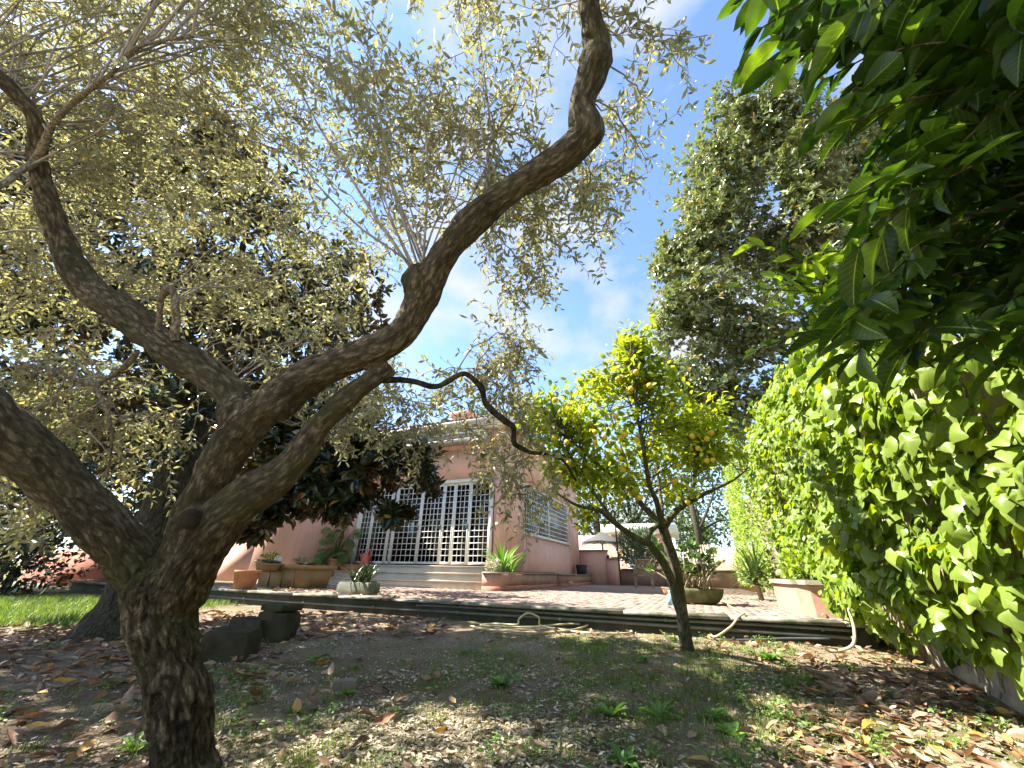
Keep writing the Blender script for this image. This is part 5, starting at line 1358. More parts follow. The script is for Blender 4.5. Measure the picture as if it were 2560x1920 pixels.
part('crown', (X, FF), M['lemon_leaf'], lemon, smooth=True, kind='stuff', tint=tt)
prof = [(0.0, -1.22), (0.10, -1.16), (0.24, -1.0), (0.66, -0.74), (0.93, -0.32), (1.0, 0.0), (0.93, 0.34), (0.66, 0.74), (0.22, 1.0), (0.0, 1.05)]
V, F = lathe(prof, 18, (0, 0, 0)); lm = mk_mesh('lemon', V, F, True); lm.materials.append(M['lemon'])
fruit = [(445, 95), (875, 38), (680, 285), (680, 345), (930, 330), (835, 320), (1370, 290), (1345, 325), (1200, 325), (525, 465), (850, 505), (1345, 455), (1380, 450), (1290, 380), (950, 672), (445, 705), (465, 730), (578, 855), (85, 335), (1010, 355), (740, 320), (440, 320), (1150, 575), (835, 440), (515, 345), (1005, 10), (430, 70), (860, 300), (620, 780), (1230, 700)]
fruit = [(1200 + x / 2.37, 960 + y / 2.37) for x, y in fruit] + [(1577, 972), (1545, 948), (1540, 1040), (1487, 1105), (1590, 930), (1680, 1010), (1625, 965), (1730, 1090)]
for px, py in fruit:
    r = rng.uniform(0.026, 0.034) * LK; d = LD - rng.uniform(0.22, 0.55)
    A = unit(np.array([[rng.normal() * 0.25, rng.normal() * 0.25, 1.0]]))[0]
    Mx = np.eye(4); Mx[:3, :3] = frames(np.array([[1.0, 0.3, 0.1]]), A[None])[0] * r * (0.95 if d < LD - .4 else 1.05); Mx[:3, 3] = W(px, py, d)
    inst('lemon', lm, Mx, lemon)

# ---------------------------------------------------------------- ivy on the wall
ivy = thing('ivy', 'bright green climbing ivy covering the garden wall on the right', 'ivy', L(1.5, 4, 0))
NI = 15500
ti = 0.2 + 10.4 * rng.random(NI) ** 1.15
zt = ivy_top(ti) + (fbm(np.stack([ti, ti * 0, ti * 0], 1), 2.2, 3) - 0.5) * 0.5
zl = np.where(ti < 5.0, 0.34, np.where(ti < 6.7, 0.20, TZ + 0.05)) + (fbm(np.stack([ti, ti * 0 + 4, ti * 0], 1), 3.1, 3) - 0.5) * 0.55
zi = zl + (zt - zl) * rng.random(NI)
q = np.stack([ti, zi, np.zeros(NI)], 1)
bulge = 0.08 + 0.75 * np.clip(fbm(q + 9, 1.1, 3) - 0.33, 0, 1) + 0.42 * np.clip(fbm(q, 4.2, 2) - 0.35, 0, 1)
bulge = bulge + 0.30 * np.exp(-((ti - 5.7) / 0.7) ** 2) * np.clip((1.5 - zi), 0, 1)
bulge *= np.clip((zi - zl) / 0.35, 0.25, 1)
lay = rng.random(NI) ** 2.2
over = zi > zt - 0.25
si = wall_s(ti) - bulge * (1 - 0.55 * lay) - 0.02
si = np.where(over & (rng.random(NI) < 0.6), wall_s(ti) - bulge + rng.random(NI) * 0.7, si)
P = L(si, ti, zi)
out = -E1
A = unit(np.array([0, 0, -1.0]) * 0.9 + out * rng.uniform(-0.1, 0.9, (NI, 1)) + E2 * rng.normal(size=(NI, 1)) * 0.75)
N = unit(out * 0.8 + np.array([0, 0, 0.75]) + rng.normal(size=(NI, 3)) * 0.55 + E2 * -0.15)
S = 0.035 + 0.095 * rng.random(NI) ** 0.9
vis, Z = in_view(P)
sc = np.where(vis & (lay < 0.5) & (Z > 0.8), Z / S, 1e6)
order = np.argsort(sc); sel = order[:300]; rest = np.ones(NI, bool); rest[sel] = False
rest &= ~((Z < 0.8) & vis)
xs_, fs_, ts_ = [], [], []; off = 0
grp = rng.integers(0, 5, NI)
for g in range(5):
    mk = rest & (grp == g)
    X, FF, tt = scatter(IVY[g], P[mk], A[mk], N[mk], S[mk])
    xs_.append(X); fs_.append(FF + off); ts_.append(tt); off += len(X)
part('foliage', (np.concatenate(xs_), np.concatenate(fs_)), M['ivy_leaf'], ivy, smooth=True, kind='stuff', tint=np.concatenate(ts_))
ivm = []
for g in range(5):
    fv, ff, fuv = ivy_fine(g); me = mk_mesh('leaf', fv, ff, True, uv=fuv); me.materials.append(M['ivy_leaf_obj']); ivm.append(me)
for i in sel: inst('leaf', ivm[grp[i]], mat4(P[i], A[i], N[i], S[i]), ivy)
b = Batch()
for k in range(160):
    t0 = rng.uniform(0.8, 9.5); z0 = rng.uniform(0.05, 0.6); n = 10
    tt_ = t0 + np.cumsum(rng.normal(size=n) * 0.07); zz = z0 + np.linspace(0, rng.uniform(0.6, 2.0), n)
    b.add(qtube(L(wall_s(tt_) - 0.02 - 0.02 * rng.random(n), tt_, np.minimum(zz, ivy_top(tt_) - 0.1)), np.linspace(0.008, 0.003, n), 4))
part('stems', b.vf(), M['twig'], ivy, kind='stuff')

# bright hedge continuing beyond the ivy
hd = thing('hedge', 'sunlit pale green hedge beyond the yucca at the far right of the terrace', 'hedge', L(1.6, 14, TZ))
NH = 9000
th_ = rng.uniform(10.2, 20.0, NH); zz = TZ + 0.2 + (ZY(1790, 1150, 15) - TZ) * rng.random(NH) * (0.75 + 0.35 * fbm(np.stack([th_, th_ * 0, th_ * 0], 1), 1.2, 2))
bl = 0.25 + 0.75 * fbm(np.stack([th_, zz, th_ * 0], 1), 0.9, 3) + 0.25 * np.clip(1 - zz / 2.5, 0, 1)
P = L(wall_s(th_) - bl * (0.6 + 0.4 * rng.random(NH)), th_, zz)
X, FF, tt = scatter(TPL_LEMON, P, unit(rdir(NH) - E1 * 0.5 + np.array([0, 0, 0.2])), unit(-E1 * 0.6 + np.array([0, 0, 1]) + rng.normal(size=(NH, 3)) * 0.4), rng.uniform(0.06, 0.13, NH))
part('foliage', (X, FF), M['hedge_leaf'], hd, smooth=True, kind='stuff', tint=tt)

# ---------------------------------------------------------------- laurel in the right foreground
lau_base = L(1.0, -0.3, 0.0)
laurel = thing('laurel_tree', 'dark laurel with large pointed leaves overhanging the top right corner', 'tree', lau_base)
b = Batch()
hub = W(2900, 500, 1.5)
lt_, lr_ = smooth_path([lau_base + [0.5, 0, -0.1], lau_base + [0.5, 0.05, 1.0], hub + [0, 0, -0.3], hub + [0, 0.1, 0.8], hub + [-0.1, 0.2, 1.8]], [0.07, 0.06, 0.05, 0.04, 0.02], 5)
b.add(tube(lt_, lr_, 10))
bx = np.array([-200, 0, 100, 300, 450, 600, 700, 800, 880, 1000, 1100]); by = np.array([1780, 1850, 1900, 2000, 2080, 2100, 2110, 2110, 2140, 2280, 2480])
LP = []; LA = []; LN = []; LS = []
for k in range(118):
    ey = rng.uniform(-160, 900); lim = np.interp(ey, bx, by)
    ex = lim + (2640 - lim) * rng.random() ** (2.0 if k < 45 else 1.0) if k < 80 else rng.uniform(2250, 2700)
    d_e = rng.uniform(0.72, 1.15) if k < 80 else rng.uniform(1.2, 1.9)
    e = W(ex, ey, d_e)
    a = W(rng.uniform(2550, 2950), np.clip(ey * 0.8 + rng.uniform(-350, 120), -400, 850), d_e + rng.uniform(0.1, 0.5))
    u = np.linspace(0, 1, 9)[:, None]; ln = np.linalg.norm(e - a)
    p = a + (e - a) * u + np.array([0, 0, 0.10 * ln]) * np.sin(u * math.pi) + rng.normal(size=(9, 3)) * 0.006 * (u > 0)
    b.add(tube(p, np.linspace(0.0055, 0.0022, 9), 6))
    n = int(np.clip(ln * 26, 7, 22)); f = np.linspace(0.25, 1.0, n) * 8; i = np.minimum(f.astype(int), 7); q = p[i] + (p[i + 1] - p[i]) * (f - i)[:, None]
    T = unit(p[i + 1] - p[i]); sd = unit(np.cross(T, np.array([0, 0, 1.0]) + rng.normal(size=3) * 0.3)); sg = np.where(np.arange(n) % 2, 1, -1)[:, None]
    LP.append(q); LA.append(unit(T * 0.75 + sd * sg * 0.8 + rng.normal(size=(n, 3)) * 0.22 + np.array([0, 0, -0.15]))); LN.append(unit(np.array([0, 0, 1.0]) + rng.normal(size=(n, 3)) * 0.30)); LS.append(rng.uniform(0.085, 0.135, n))
    LP.append(q[-3:]); LA.append(unit(T[-3:] + rng.normal(size=(3, 3)) * 0.3)); LN.append(unit(np.array([0, 0, 1.0]) + rng.normal(size=(3, 3)) * 0.3)); LS.append(rng.uniform(0.05, 0.09, 3))
NPLAIN = sum(len(x) for x in LP)
for k in range(18):  # twigs of the bright cluster, leaves lightened to look sunlit
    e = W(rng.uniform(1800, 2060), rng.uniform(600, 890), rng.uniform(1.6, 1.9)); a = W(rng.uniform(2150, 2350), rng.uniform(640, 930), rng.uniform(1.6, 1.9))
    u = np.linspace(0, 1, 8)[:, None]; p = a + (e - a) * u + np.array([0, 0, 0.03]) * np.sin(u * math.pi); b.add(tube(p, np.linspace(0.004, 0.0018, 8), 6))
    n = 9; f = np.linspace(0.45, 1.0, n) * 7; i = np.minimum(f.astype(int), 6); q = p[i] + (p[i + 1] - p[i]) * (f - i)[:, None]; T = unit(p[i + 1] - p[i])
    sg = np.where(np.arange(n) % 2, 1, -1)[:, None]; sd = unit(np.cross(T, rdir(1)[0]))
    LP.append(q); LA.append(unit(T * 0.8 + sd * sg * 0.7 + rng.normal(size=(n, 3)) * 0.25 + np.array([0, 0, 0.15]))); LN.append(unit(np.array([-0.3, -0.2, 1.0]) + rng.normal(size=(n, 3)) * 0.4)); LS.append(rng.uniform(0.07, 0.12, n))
NLIT = sum(len(x) for x in LP)
LP = np.concatenate(LP); LA = np.concatenate(LA); LN = np.concatenate(LN); LS = np.concatenate(LS)
# inner mass
ni = 2600
ip = W(rng.uniform(2330, 3100, ni), rng.uniform(-420, 640, ni), rng.uniform(1.25, 2.4, ni))
LP2 = np.concatenate([ip]); LA2 = unit(rdir(ni) + np.array([0, 0, -0.4])); LN2 = unit(np.array([0, 0, 1.0]) + rng.normal(size=(ni, 3)) * 0.5)
LP = np.concatenate([LP, LP2]); LA = np.concatenate([LA, LA2]); LN = np.concatenate([LN, LN2]); LS = np.concatenate([LS, rng.uniform(0.08, 0.12, ni)])
part('branches', b.vf(), M['grey_bark'], laurel, smooth=True)
vis, Z = in_view(LP, 40, 40)
sc = np.where(vis & (Z > 0.45), Z / LS, 1e6); sc[NPLAIN:NLIT] *= 0.35; order = np.argsort(sc); sel = order[:300]; rest = Z > 0.45; rest[sel] = False
lms = []; lms_lit = []
for k in range(6):
    V, F, uv = blade_grid(lambda v: 0.205 * (math.sin(math.pi * min(v, 1) ** 0.92) ** 0.9) * (1 - 0.12 * v) + 0.004, 0.06 + 0.05 * k, 0.12, 9, 0.10, 20 + k)
    me = mk_mesh('leaf', V, F, True, uv=uv); me.materials.append(M['laurel_leaf_obj']); lms.append(me)
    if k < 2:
        me = mk_mesh('leaf', V, F, True, uv=uv); me.materials.append(M['laurel_lit_colour']); lms_lit.append(me)
for k, i in enumerate(sel): inst('leaf', (lms_lit[k % 2] if NPLAIN <= i < NLIT else lms[k % 6]), mat4(LP[i], LA[i], LN[i], LS[i]), laurel)
V, F, uv = blade_grid(lambda v: 0.205 * (math.sin(math.pi * min(v, 1) ** 0.92) ** 0.9) + 0.004, 0.12, 0.12, 4, 0.1, 3)
X, FF, tt = scatter((V, F), LP[rest], LA[rest], LN[rest], LS[rest], rng.random(rest.sum()) * 0.85)
part('crown', (X, FF), M['laurel_leaf'], laurel, smooth=True, kind='stuff', tint=tt)
print('laurel leaves', len(LP))

# ---------------------------------------------------------------- far trees
def far_tree(name, label, base, blobs, n, size, mat, trunk_h):
    o = thing(name, label, 'tree', base, group='trees in the distance')
    b = Batch(); base = np.asarray(base, float)
    tp_ = np.array([base + [0, 0, -0.2], base + [0.1, 0, trunk_h * 0.5], base + [0, 0.1, trunk_h]]); b.add(tube(tp_, [0.3, 0.22, 0.1], 10))
    for q in blobs: limb_to(b, tp_[1], np.array(q[:3]), 0.12, 0.03, n=6, sides=6)
    part('trunk', b.vf(), M['dark_bark'], o, smooth=True)
    C, D = blob_points(blobs, n, 10, 0.3, 0.5)
    P = C; X, FF, tt = scatter(TPL_LEMON, P, unit(D + rdir(len(P))), unit(np.array([0, 0, 1.0]) + rng.normal(size=P.shape) * 0.5), rng.uniform(0.6, 1.2, len(P)) * size)
    part('crown', (X, FF), mat, o, smooth=True, kind='stuff', tint=tt)
bb = L(SX(1590, 36), 36, 0)
far_tree('broadleaf_tree', 'mid green leafy tree standing behind the far pink garden house', bb, [WB(1600, 1200, 40, 3.0, 3, 2.6), WB(1680, 1240, 40, 2.6, 3, 2.2), WB(1530, 1210, 40, 2.2, 3, 2.2), WB(1640, 1100, 40, 2.4, 2.5, 2.2)], 2600, 0.42, M['bg_leaf'], 8)
bb = L(SX(1760, 32), 32, 0)
far_tree('broadleaf_tree', 'pale green tree rising behind the slatted fence', bb, [WB(1740, 1270, 33, 2.2, 2.5, 2.4), WB(1800, 1180, 33, 2.4, 2.5, 2.6), WB(1720, 1160, 34, 2.0, 2.2, 2.0), WB(1770, 1360, 30, 1.7, 1.6, 1.2), WB(1730, 1330, 31, 1.6, 1.6, 1.2), WB(1820, 1300, 30, 1.8, 1.6, 1.8)], 3800, 0.36, M['bg_leaf'], 7)
bb = np.array([W(1235, 1435, 48)[0], W(1235, 1435, 48)[1], 0])
far_tree('broadleaf_tree', 'grey green treetop showing above the house roof', bb, [WB(1235, 1040, 50, 3.2, 3, 2.2), WB(1180, 1065, 50, 3, 3, 2), WB(1290, 1080, 50, 3, 3, 2)], 1800, 0.5, M['bg_leaf'], 16)
bb = L(SX(1500, 33), 33, 0)
far_tree('broadleaf_tree', 'broad dark green tree filling the gap right of the house corner', bb, [WB(1480, 1290, 33, 2.2, 2.2, 1.6), WB(1420, 1240, 34, 2.2, 2.2, 2.0), WB(1550, 1290, 33, 2.0, 2.2, 1.5), WB(1630, 1300, 34, 2.2, 2.2, 1.4), WB(1480, 1180, 35, 2.2, 2.2, 1.6), WB(1710, 1330, 34, 2.0, 2.2, 1.3)], 4200, 0.36, M['bg_leaf'], 6)
# dark shrubs along the left boundary
for k, (px, py, d, r, lb) in enumerate(((40, 1420, 9.0, 1.2, 'dark evergreen shrub at the far left edge beyond the lawn'), (-60, 1250, 10.5, 2.2, 'tall dark hedge shrub behind the lawn at the left edge'), (420, 1330, 10.8, 1.3, 'dark shrub against the house wing behind the olive fork'), (90, 1270, 11.5, 2.0, 'broad dark evergreen shrub above the terracotta-coloured wall'), (180, 1080, 12.0, 3.0, 'tall dark evergreen behind the magnolia at the left'), (480, 1020, 12.5, 2.4, 'tall dark evergreen between the magnolia and the house wing'))):
    p = W(px, py, d); o = thing('evergreen_shrub', lb, 'shrub', (p[0], p[1], 0), group='shrubs along the left boundary')
    C, D = blob_points([(p[0], p[1], max(p[2] - 0.3, 0.8), r, r * 0.8, max(p[2] * 0.55, 0.9), 1)], 1700 if r < 2.3 else 4500, 10, 0.3, 0.5)
    X, FF, tt = scatter(TPL_LEMON, C, unit(D + rdir(len(C))), unit(np.array([0, 0, 1.0]) + rng.normal(size=C.shape) * 0.5), rng.uniform(0.10, 0.17, len(C)) * (1 if r < 2.3 else 1.7), rng.random(len(C)) * 0.9)
    part('foliage', (X, FF), M['mag_leaf'], o, smooth=True, kind='stuff', tint=tt)
    part('stem', tube(np.array([[p[0], p[1], -0.1], [p[0], p[1], p[2]]]), 0.08, 8), M['dark_bark'], o)

# ================================================================== POTTED AND BEDDED PLANTS
def blade_meshes(mat, width, curls, n=7, fold=0.10, shape='strap', seed=0):
    out = []
    for k, c in enumerate(curls):
        if shape == 'strap': pr = lambda v: width * min(1, 0.35 + v * 4) * (1 - max(0, (v - 0.55) / 0.45) ** 1.6) + 0.002
        elif shape == 'oval': pr = lambda v: width * (math.sin(math.pi * min(v, 1) ** 0.9) ** 0.75) + 0.003
        else: pr = lambda v: width * (0.25 + 0.75 * v) * (1 - max(0, (v - 0.8) / 0.2) ** 2) + 0.003
        V, F, uv = blade_grid(pr, c, fold, n, 0.08, seed + k)
        me = mk_mesh('leaf', V, F, True, uv=uv); me.materials.append(mat); out.append(me)
    return out
def tuft(o, c, n, ln, meshes, elev=(0.5, 1.4), spread=0.03):
    for k in range(n):
        a = k * 2.399 + rng.random() * 0.5; el = rng.uniform(*elev)
        A = np.array([math.cos(a) * math.cos(el), math.sin(a) * math.cos(el), math.sin(el)])
        N = np.array([-math.cos(a) * math.sin(el), -math.sin(a) * math.sin(el), math.cos(el)])
        p = np.asarray(c) + np.array([math.cos(a), math.sin(a), 0]) * spread * rng.random()
        inst('leaf', meshes[k % len(meshes)], mat4(p, A, N, ln * rng.uniform(0.7, 1.1)), o)
straps = blade_meshes(M['strap'], 0.052, [0.5, 0.7, 0.9, 0.35])
yucs = blade_meshes(M['yucca'], 0.035, [0.05, 0.15, 0.30])
greens = blade_meshes(M['fresh'], 0.045, [0.15, 0.35, 0.55], seed=9)
o = thing('clivia', 'dark strap-leaved plant growing in the grey stone trough', 'plant', c_tr + [0, 0, 0.21])
for dx in (-0.16, 0.05, 0.2): tuft(o, c_tr + E1 * dx + [0, 0, 0.21], 14, 0.42, straps, (0.45, 1.35), 0.05)
o = thing('spiky_plant', 'bright green spiky plant in the pink planter beside the steps', 'plant', L(-4.75, 10.35, TZ + 0.43))
tuft(o, L(-4.75, 10.35, TZ + 0.43), 22, 0.80, greens, (0.75, 1.5), 0.08)
tuft(o, L(-4.72, 10.9, TZ + 0.43), 16, 0.55, greens, (0.6, 1.4), 0.08)
def bushy(name, label, c, r, n, size, mat, flat=0.7, cat='plant', tpl=TPL_OLIVE, stems=8):
    o = thing(name, label, cat, c)
    P = np.asarray(c) + np.array([0, 0, r * flat]) + rdir(n) * np.array([r, r, r * flat]) * (rng.random((n, 1)) ** 0.4)
    X, FF, tt = scatter(tpl, P, unit(P - np.asarray(c) + rdir(n) * r * 0.8), unit(np.array([0, 0, 1.0]) + rng.normal(size=(n, 3)) * 0.5), rng.uniform(0.6, 1.2, n) * size)
    part('foliage', (X, FF), mat, o, smooth=True, kind='stuff', tint=tt)
    b = Batch()
    for k in range(stems):
        e = np.asarray(c) + np.array([0, 0, r * flat]) + rdir(1)[0] * r * 0.6; b.add(qtube(np.array([np.asarray(c), (np.asarray(c) + e) / 2 + rdir(1)[0] * 0.05, e]), [0.01, 0.008, 0.004], 5))
    part('stems', b.vf(), M['twig'], o, kind='stuff')
    return o
M['cream_flower'] = leafmat('cream_leaf', [(0.0, (0.42, 0.42, 0.26)), (1.0, (0.62, 0.58, 0.42))], rough=0.5, trans=0.2, tcol=(1, 1, .8))
bushy('pale_shrub', 'small cream-leaved shrub at the step end of the pink planter', L(-4.80, 9.95, TZ + 0.43), 0.22, 300, 0.07, M['cream_flower'])
bushy('oleander', 'blue-green oleander bush growing behind the slatted chair', L(SX(1605, 20.8), 20.8, 0.9), 1.05, 2200, 0.20, M['bluegreen'], 0.95, 'shrub')
bushy('trailing_plant', 'small pale green plant in the clay bowl on the ochre trough', cL - E2 * 0.6 + E1 * -0.25 + [0, 0, 0.55], 0.20, 160, 0.07, M['fresh_attr'], 0.5)
bushy('trailing_plant', 'scrappy green seedlings beside the black tray on the ochre trough', cL + E1 * 0.05 + [0, 0, 0.50], 0.16, 120, 0.06, M['fresh_attr'], 0.5)
# split-leaved plant by the door
M['monstera'] = leafmat('split_leaf', [(0.0, (0.07, 0.14, 0.03)), (1.0, (0.17, 0.25, 0.06))], src='object', rough=0.35, trans=0.25)
def monstera_mesh(seed):
    r = np.random.default_rng(seed); pts = [(0, 0, 0)]; F = []
    n = 7
    # fingers either side of a midrib
    V = [[0, v, 0.03 * math.sin(v * 3)] for v in np.linspace(0, 1, n + 1)]
    for sgn in (1, -1):
        for i in range(n):
            v = i / n; wd = 0.46 * math.sin(math.pi * (0.15 + 0.8 * v)) ** 0.7
            b0 = len(V)
            V += [[sgn * wd * 0.5, v - 0.02 + 0.04, 0.02], [sgn * wd, v + 0.02, -0.10], [sgn * wd * 0.96, v + 0.10, -0.10], [sgn * wd * 0.5, v + 0.125, 0.02]]
            f = [[i, b0, b0 + 3, i + 1], [b0, b0 + 1, b0 + 2, b0 + 3]]
            F += f if sgn > 0 else [q[::-1] for q in f]
    me = mk_mesh('leaf', np.array(V), F, True); me.materials.append(M['monstera']); return me
mons = [monstera_mesh(1)]
o = thing('split_leaf_plant', 'large split-leaved plant in the tall terracotta pot beside the doors', 'plant', cm + [0, 0, 0.5])
b = Batch()
for k in range(44):
    a = rng.uniform(0, 6.28); h = rng.uniform(-0.25, 1.15); rad = rng.uniform(0.12, 0.42)
    tip = cm + np.array([math.cos(a) * rad, math.sin(a) * rad, 0.55 + h])
    if h < 0.1: tip = tip - E2 * 0.25
    b.add(qtube(np.array([cm + [0, 0, 0.48], (cm + [0, 0, 0.6] + tip) / 2 + [0, 0, 0.1], tip]), [0.012, 0.01, 0.006], 5))
    A = unit(np.array([[math.cos(a) + rng.normal() * 0.3, math.sin(a) - 0.5, -0.45]]))[0]
    inst('leaf', mons[0], mat4(tip, A, unit(np.array([[0.1, -1.0, 0.45]]) + rng.normal(size=(1, 3)) * 0.25)[0], rng.uniform(0.22, 0.36)), o)
part('stems', b.vf(), M['fresh_attr'], o)
# jade plant in the bowl
M['jade'] = leafmat('jade_leaf', [(0.0, (0.055, 0.115, 0.03)), (1.0, (0.12, 0.20, 0.05))], src='object', rough=0.35, trans=0.12)
jm = blade_meshes(M['jade'], 0.24, [0.02, 0.12], 5, 0.05, 'oval', 4)
o = thing('jade_plant', 'fleshy round-leaved plant with pale stems in the mossy stone bowl', 'plant', c_b + [0, 0, 0.32])
b = Batch()
for k in range(46):
    a0 = c_b + E1 * rng.uniform(-0.3, 0.32) + E2 * rng.uniform(-0.2, 0.2) + [0, 0, 0.20]
    e = a0 + E1 * rng.normal() * 0.22 + E2 * rng.normal() * 0.15 + [0, 0, rng.uniform(0.2, 0.70)]
    p, r = smooth_path([a0, (a0 + e) / 2 + rdir(1)[0] * 0.05, e], [0.014, 0.011, 0.006], 4); b.add(tube(p, r, 7))
    for q in range(11):
        d = rdir(1)[0]; d[2] = abs(d[2]) * 0.8
        inst('leaf', jm[q % 2], mat4(e + rng.normal(size=3) * 0.03, unit(d[None])[0], unit(np.array([[0, 0, 1.0]]) + rng.normal(size=(1, 3)) * 0.4)[0], rng.uniform(0.09, 0.15)), o)
M['jade_stem'] = surface('jade_stem', [(0.3, (0.24, 0.19, 0.11)), (0.7, (0.36, 0.30, 0.19))], 9, 0.8, 0.2, 50)
part('stems', b.vf(), M['jade_stem'], o, smooth=True)
# yucca by the ivy
yc = PZ(1905, 1500, TZ)
o = thing('yucca', 'spiky dark yucca leaning out beside the pink wall planter', 'plant', yc)
part('stem', tube(np.array([yc, yc + [-0.02, 0, 0.2], yc + [-0.05, 0, 0.42]]), 0.05, 8), M['jade_stem'], o)
for q, (dx, dz) in enumerate(((-0.05, 0.42), (-0.12, 0.28), (0.05, 0.55))):
    tuft(o, yc + np.array([dx, 0, dz]), 34, 0.62, yucs, (-0.4, 1.45), 0.03)
o = bushy('potted_herb', 'leafy climber filling the pink wall planter at the terrace edge', L(1.45, 7.2, TZ + 0.42), 0.28, 260, 0.10, M['ivy_leaf'], 0.7, tpl=TPL_LEMON)

# ================================================================== ON THE SOIL
BRN = [(0.0, (0.115, 0.062, 0.036)), (0.35, (0.19, 0.095, 0.052)), (0.65, (0.29, 0.155, 0.085)), (0.85, (0.36, 0.235, 0.145)), (0.94, (0.42, 0.24, 0.07)), (1.0, (0.55, 0.33, 0.05))]
M['dry_obj'] = leafmat('dry_leaf', BRN, src='object', rough=0.55, trans=0.10, tcol=(1.3, 1.0, 0.5), back=(0.30, 0.20, 0.135), spec=0.3, rib=(0.36, 0.24, 0.14), spots=(0.10, 0.055, 0.035))
M['dry'] = leafmat('dry_leaf_litter', BRN, rough=0.55, trans=0.10, tcol=(1.3, 1.0, 0.5), back=(0.30, 0.20, 0.135), spec=0.3)
M['litter'] = leafmat('olive_litter', [(0.0, (0.15, 0.115, 0.075)), (0.4, (0.32, 0.265, 0.18)), (0.75, (0.45, 0.39, 0.28)), (1.0, (0.58, 0.52, 0.41))], rough=0.7, trans=0.05)
M['grass'] = leafmat('grass_blade', [(0.0, (0.075, 0.13, 0.022)), (0.6, (0.14, 0.21, 0.035)), (0.9, (0.21, 0.26, 0.05)), (1.0, (0.32, 0.29, 0.10))], rough=0.5, trans=0.3)
DRYC = [('dark brown', [(0.0, (0.095, 0.052, 0.032)), (1.0, (0.15, 0.08, 0.046))]), ('reddish brown', [(0.0, (0.19, 0.09, 0.05)), (1.0, (0.29, 0.15, 0.08))]),
        ('pale tan', [(0.0, (0.32, 0.21, 0.135)), (1.0, (0.42, 0.30, 0.205))]), ('orange', [(0.0, (0.40, 0.21, 0.055)), (1.0, (0.56, 0.33, 0.05))])]
drym = []
for c_i, (cn, stops) in enumerate(DRYC):
    mt = leafmat('dry_leaf_' + cn.replace(' ', '_'), stops, src='object', rough=0.55, trans=0.10, tcol=(1.3, 1.0, 0.5), back=tuple(0.5 * x + 0.5 * y for x, y in zip(stops[1][1], (0.30, 0.20, 0.135))), spec=0.3, rib=(0.36, 0.24, 0.14), spots=tuple(x * 0.5 for x in stops[0][1]))
    for k in range(6):
        V, F, uv = blade_grid(lambda v: 0.185 * (math.sin(math.pi * min(v, 1) ** 0.88) ** 0.9) + 0.004, [-0.16, 0.14, -0.08, 0.20, -0.24, 0.04][k], [0.16, 0.06, -0.10, 0.24, 0.10, -0.14][k], 8, 0.18, 40 + k)
        me = mk_mesh('fallen_leaf', V, F, True, uv=uv); me.materials.append(mt); drym.append(me)
def on_soil(P):
    lp = toL(P); return (lp[:, 1] < TE - 0.06) & (lp[:, 0] < wall_s(lp[:, 1]) - 0.06)
def cluster(px0, px1, py0, py1, n, pw=1.0):
    """spread over a patch of soil given by its corners in the photo, evenly on the ground"""
    c = np.array([PG(a, b)[:2] for a, b in ((px0, py0), (px1, py0), (px1, py1), (px0, py1))])
    u = rng.random((n, 1)); v = rng.random((n, 1)) ** pw
    q = (c[0] * (1 - u) + c[1] * u) * (1 - v) + (c[3] * (1 - u) + c[2] * u) * v
    return q
pts = np.concatenate([cluster(480, 1120, 1535, 1600, 620), cluster(-250, 700, 1600, 1720, 520), cluster(-200, 420, 1700, 1960, 120), cluster(420, 1000, 1640, 1960, 70), cluster(900, 1800, 1600, 1950, 55),
                      cluster(1760, 2240, 1580, 1640, 300), cluster(1880, 2560, 1640, 1960, 330), cluster(2100, 2700, 1560, 1900, 180), cluster(-300, 260, 1555, 1620, 320), cluster(1120, 1750, 1575, 1600, 60), cluster(1950, 2560, 1650, 1960, 420)])
P = np.column_stack([pts, ground_z(pts[:, 0], pts[:, 1]) + rng.uniform(0.004, 0.030, len(pts))])
P = P[on_soil(P) & (np.hypot(P[:, 0] - BASE['olive_tree'][0], P[:, 1] - BASE['olive_tree'][1]) > 0.24)]
n = len(P); ang = rng.uniform(0, 6.28, n)
A = np.stack([np.cos(ang), np.sin(ang), rng.normal(size=n) * 0.22], 1); N = unit(np.array([0, 0, 1.0]) + rng.normal(size=(n, 3)) * 0.38) * np.where(rng.random((n, 1)) < 0.4, -1, 1)
S = rng.uniform(0.07, 0.145, n) * np.where(P[:, 0] > 1.2, 0.82, 1.0)
vis, Z = in_view(P, -15, -15)
order = np.argsort(np.where(vis, Z / S, 1e6)); sel = order[:300]; rest = np.ones(n, bool); rest[sel] = False
for k, i in enumerate(sel):
    px_, py_, _ = pix(P[i])
    cw = [0.34, 0.36, 0.22, 0.08] if px_ < 1150 else [0.14, 0.30, 0.36, 0.20]
    ci = rng.choice(4, p=cw)
    o = inst('fallen_leaf', drym[ci * 6 + k % 6], mat4(P[i] + [0, 0, 0.006], A[i], N[i], S[i]))
    if px_ < 330: wh = 'on the shaded soil left of the olive trunk' if py_ > 1660 else 'around the foot of the magnolia trunk'
    elif px_ < 820: wh = 'close right of the olive trunk' if py_ > 1700 else 'below the dark mossy blocks'
    elif px_ < 1250: wh = 'on bare soil near the flat greyish stone' if py_ > 1640 else 'against the foot of the terrace wall'
    elif px_ < 1760: wh = 'on the grassy soil before the lemon trunk' if py_ > 1640 else 'beside the coiled hose'
    elif px_ < 2080: wh = 'at the shadow edge between lemon tree and ivy' if py_ > 1680 else 'below the pink wall planter'
    else: wh = 'in the bottom right corner below the ivy' if py_ > 1760 else 'along the foot of the ivy wall'
    set_props(o, DRYC[ci][0] + ' fallen leaf ' + wh, 'leaf', 'fallen leaves ' + wh)
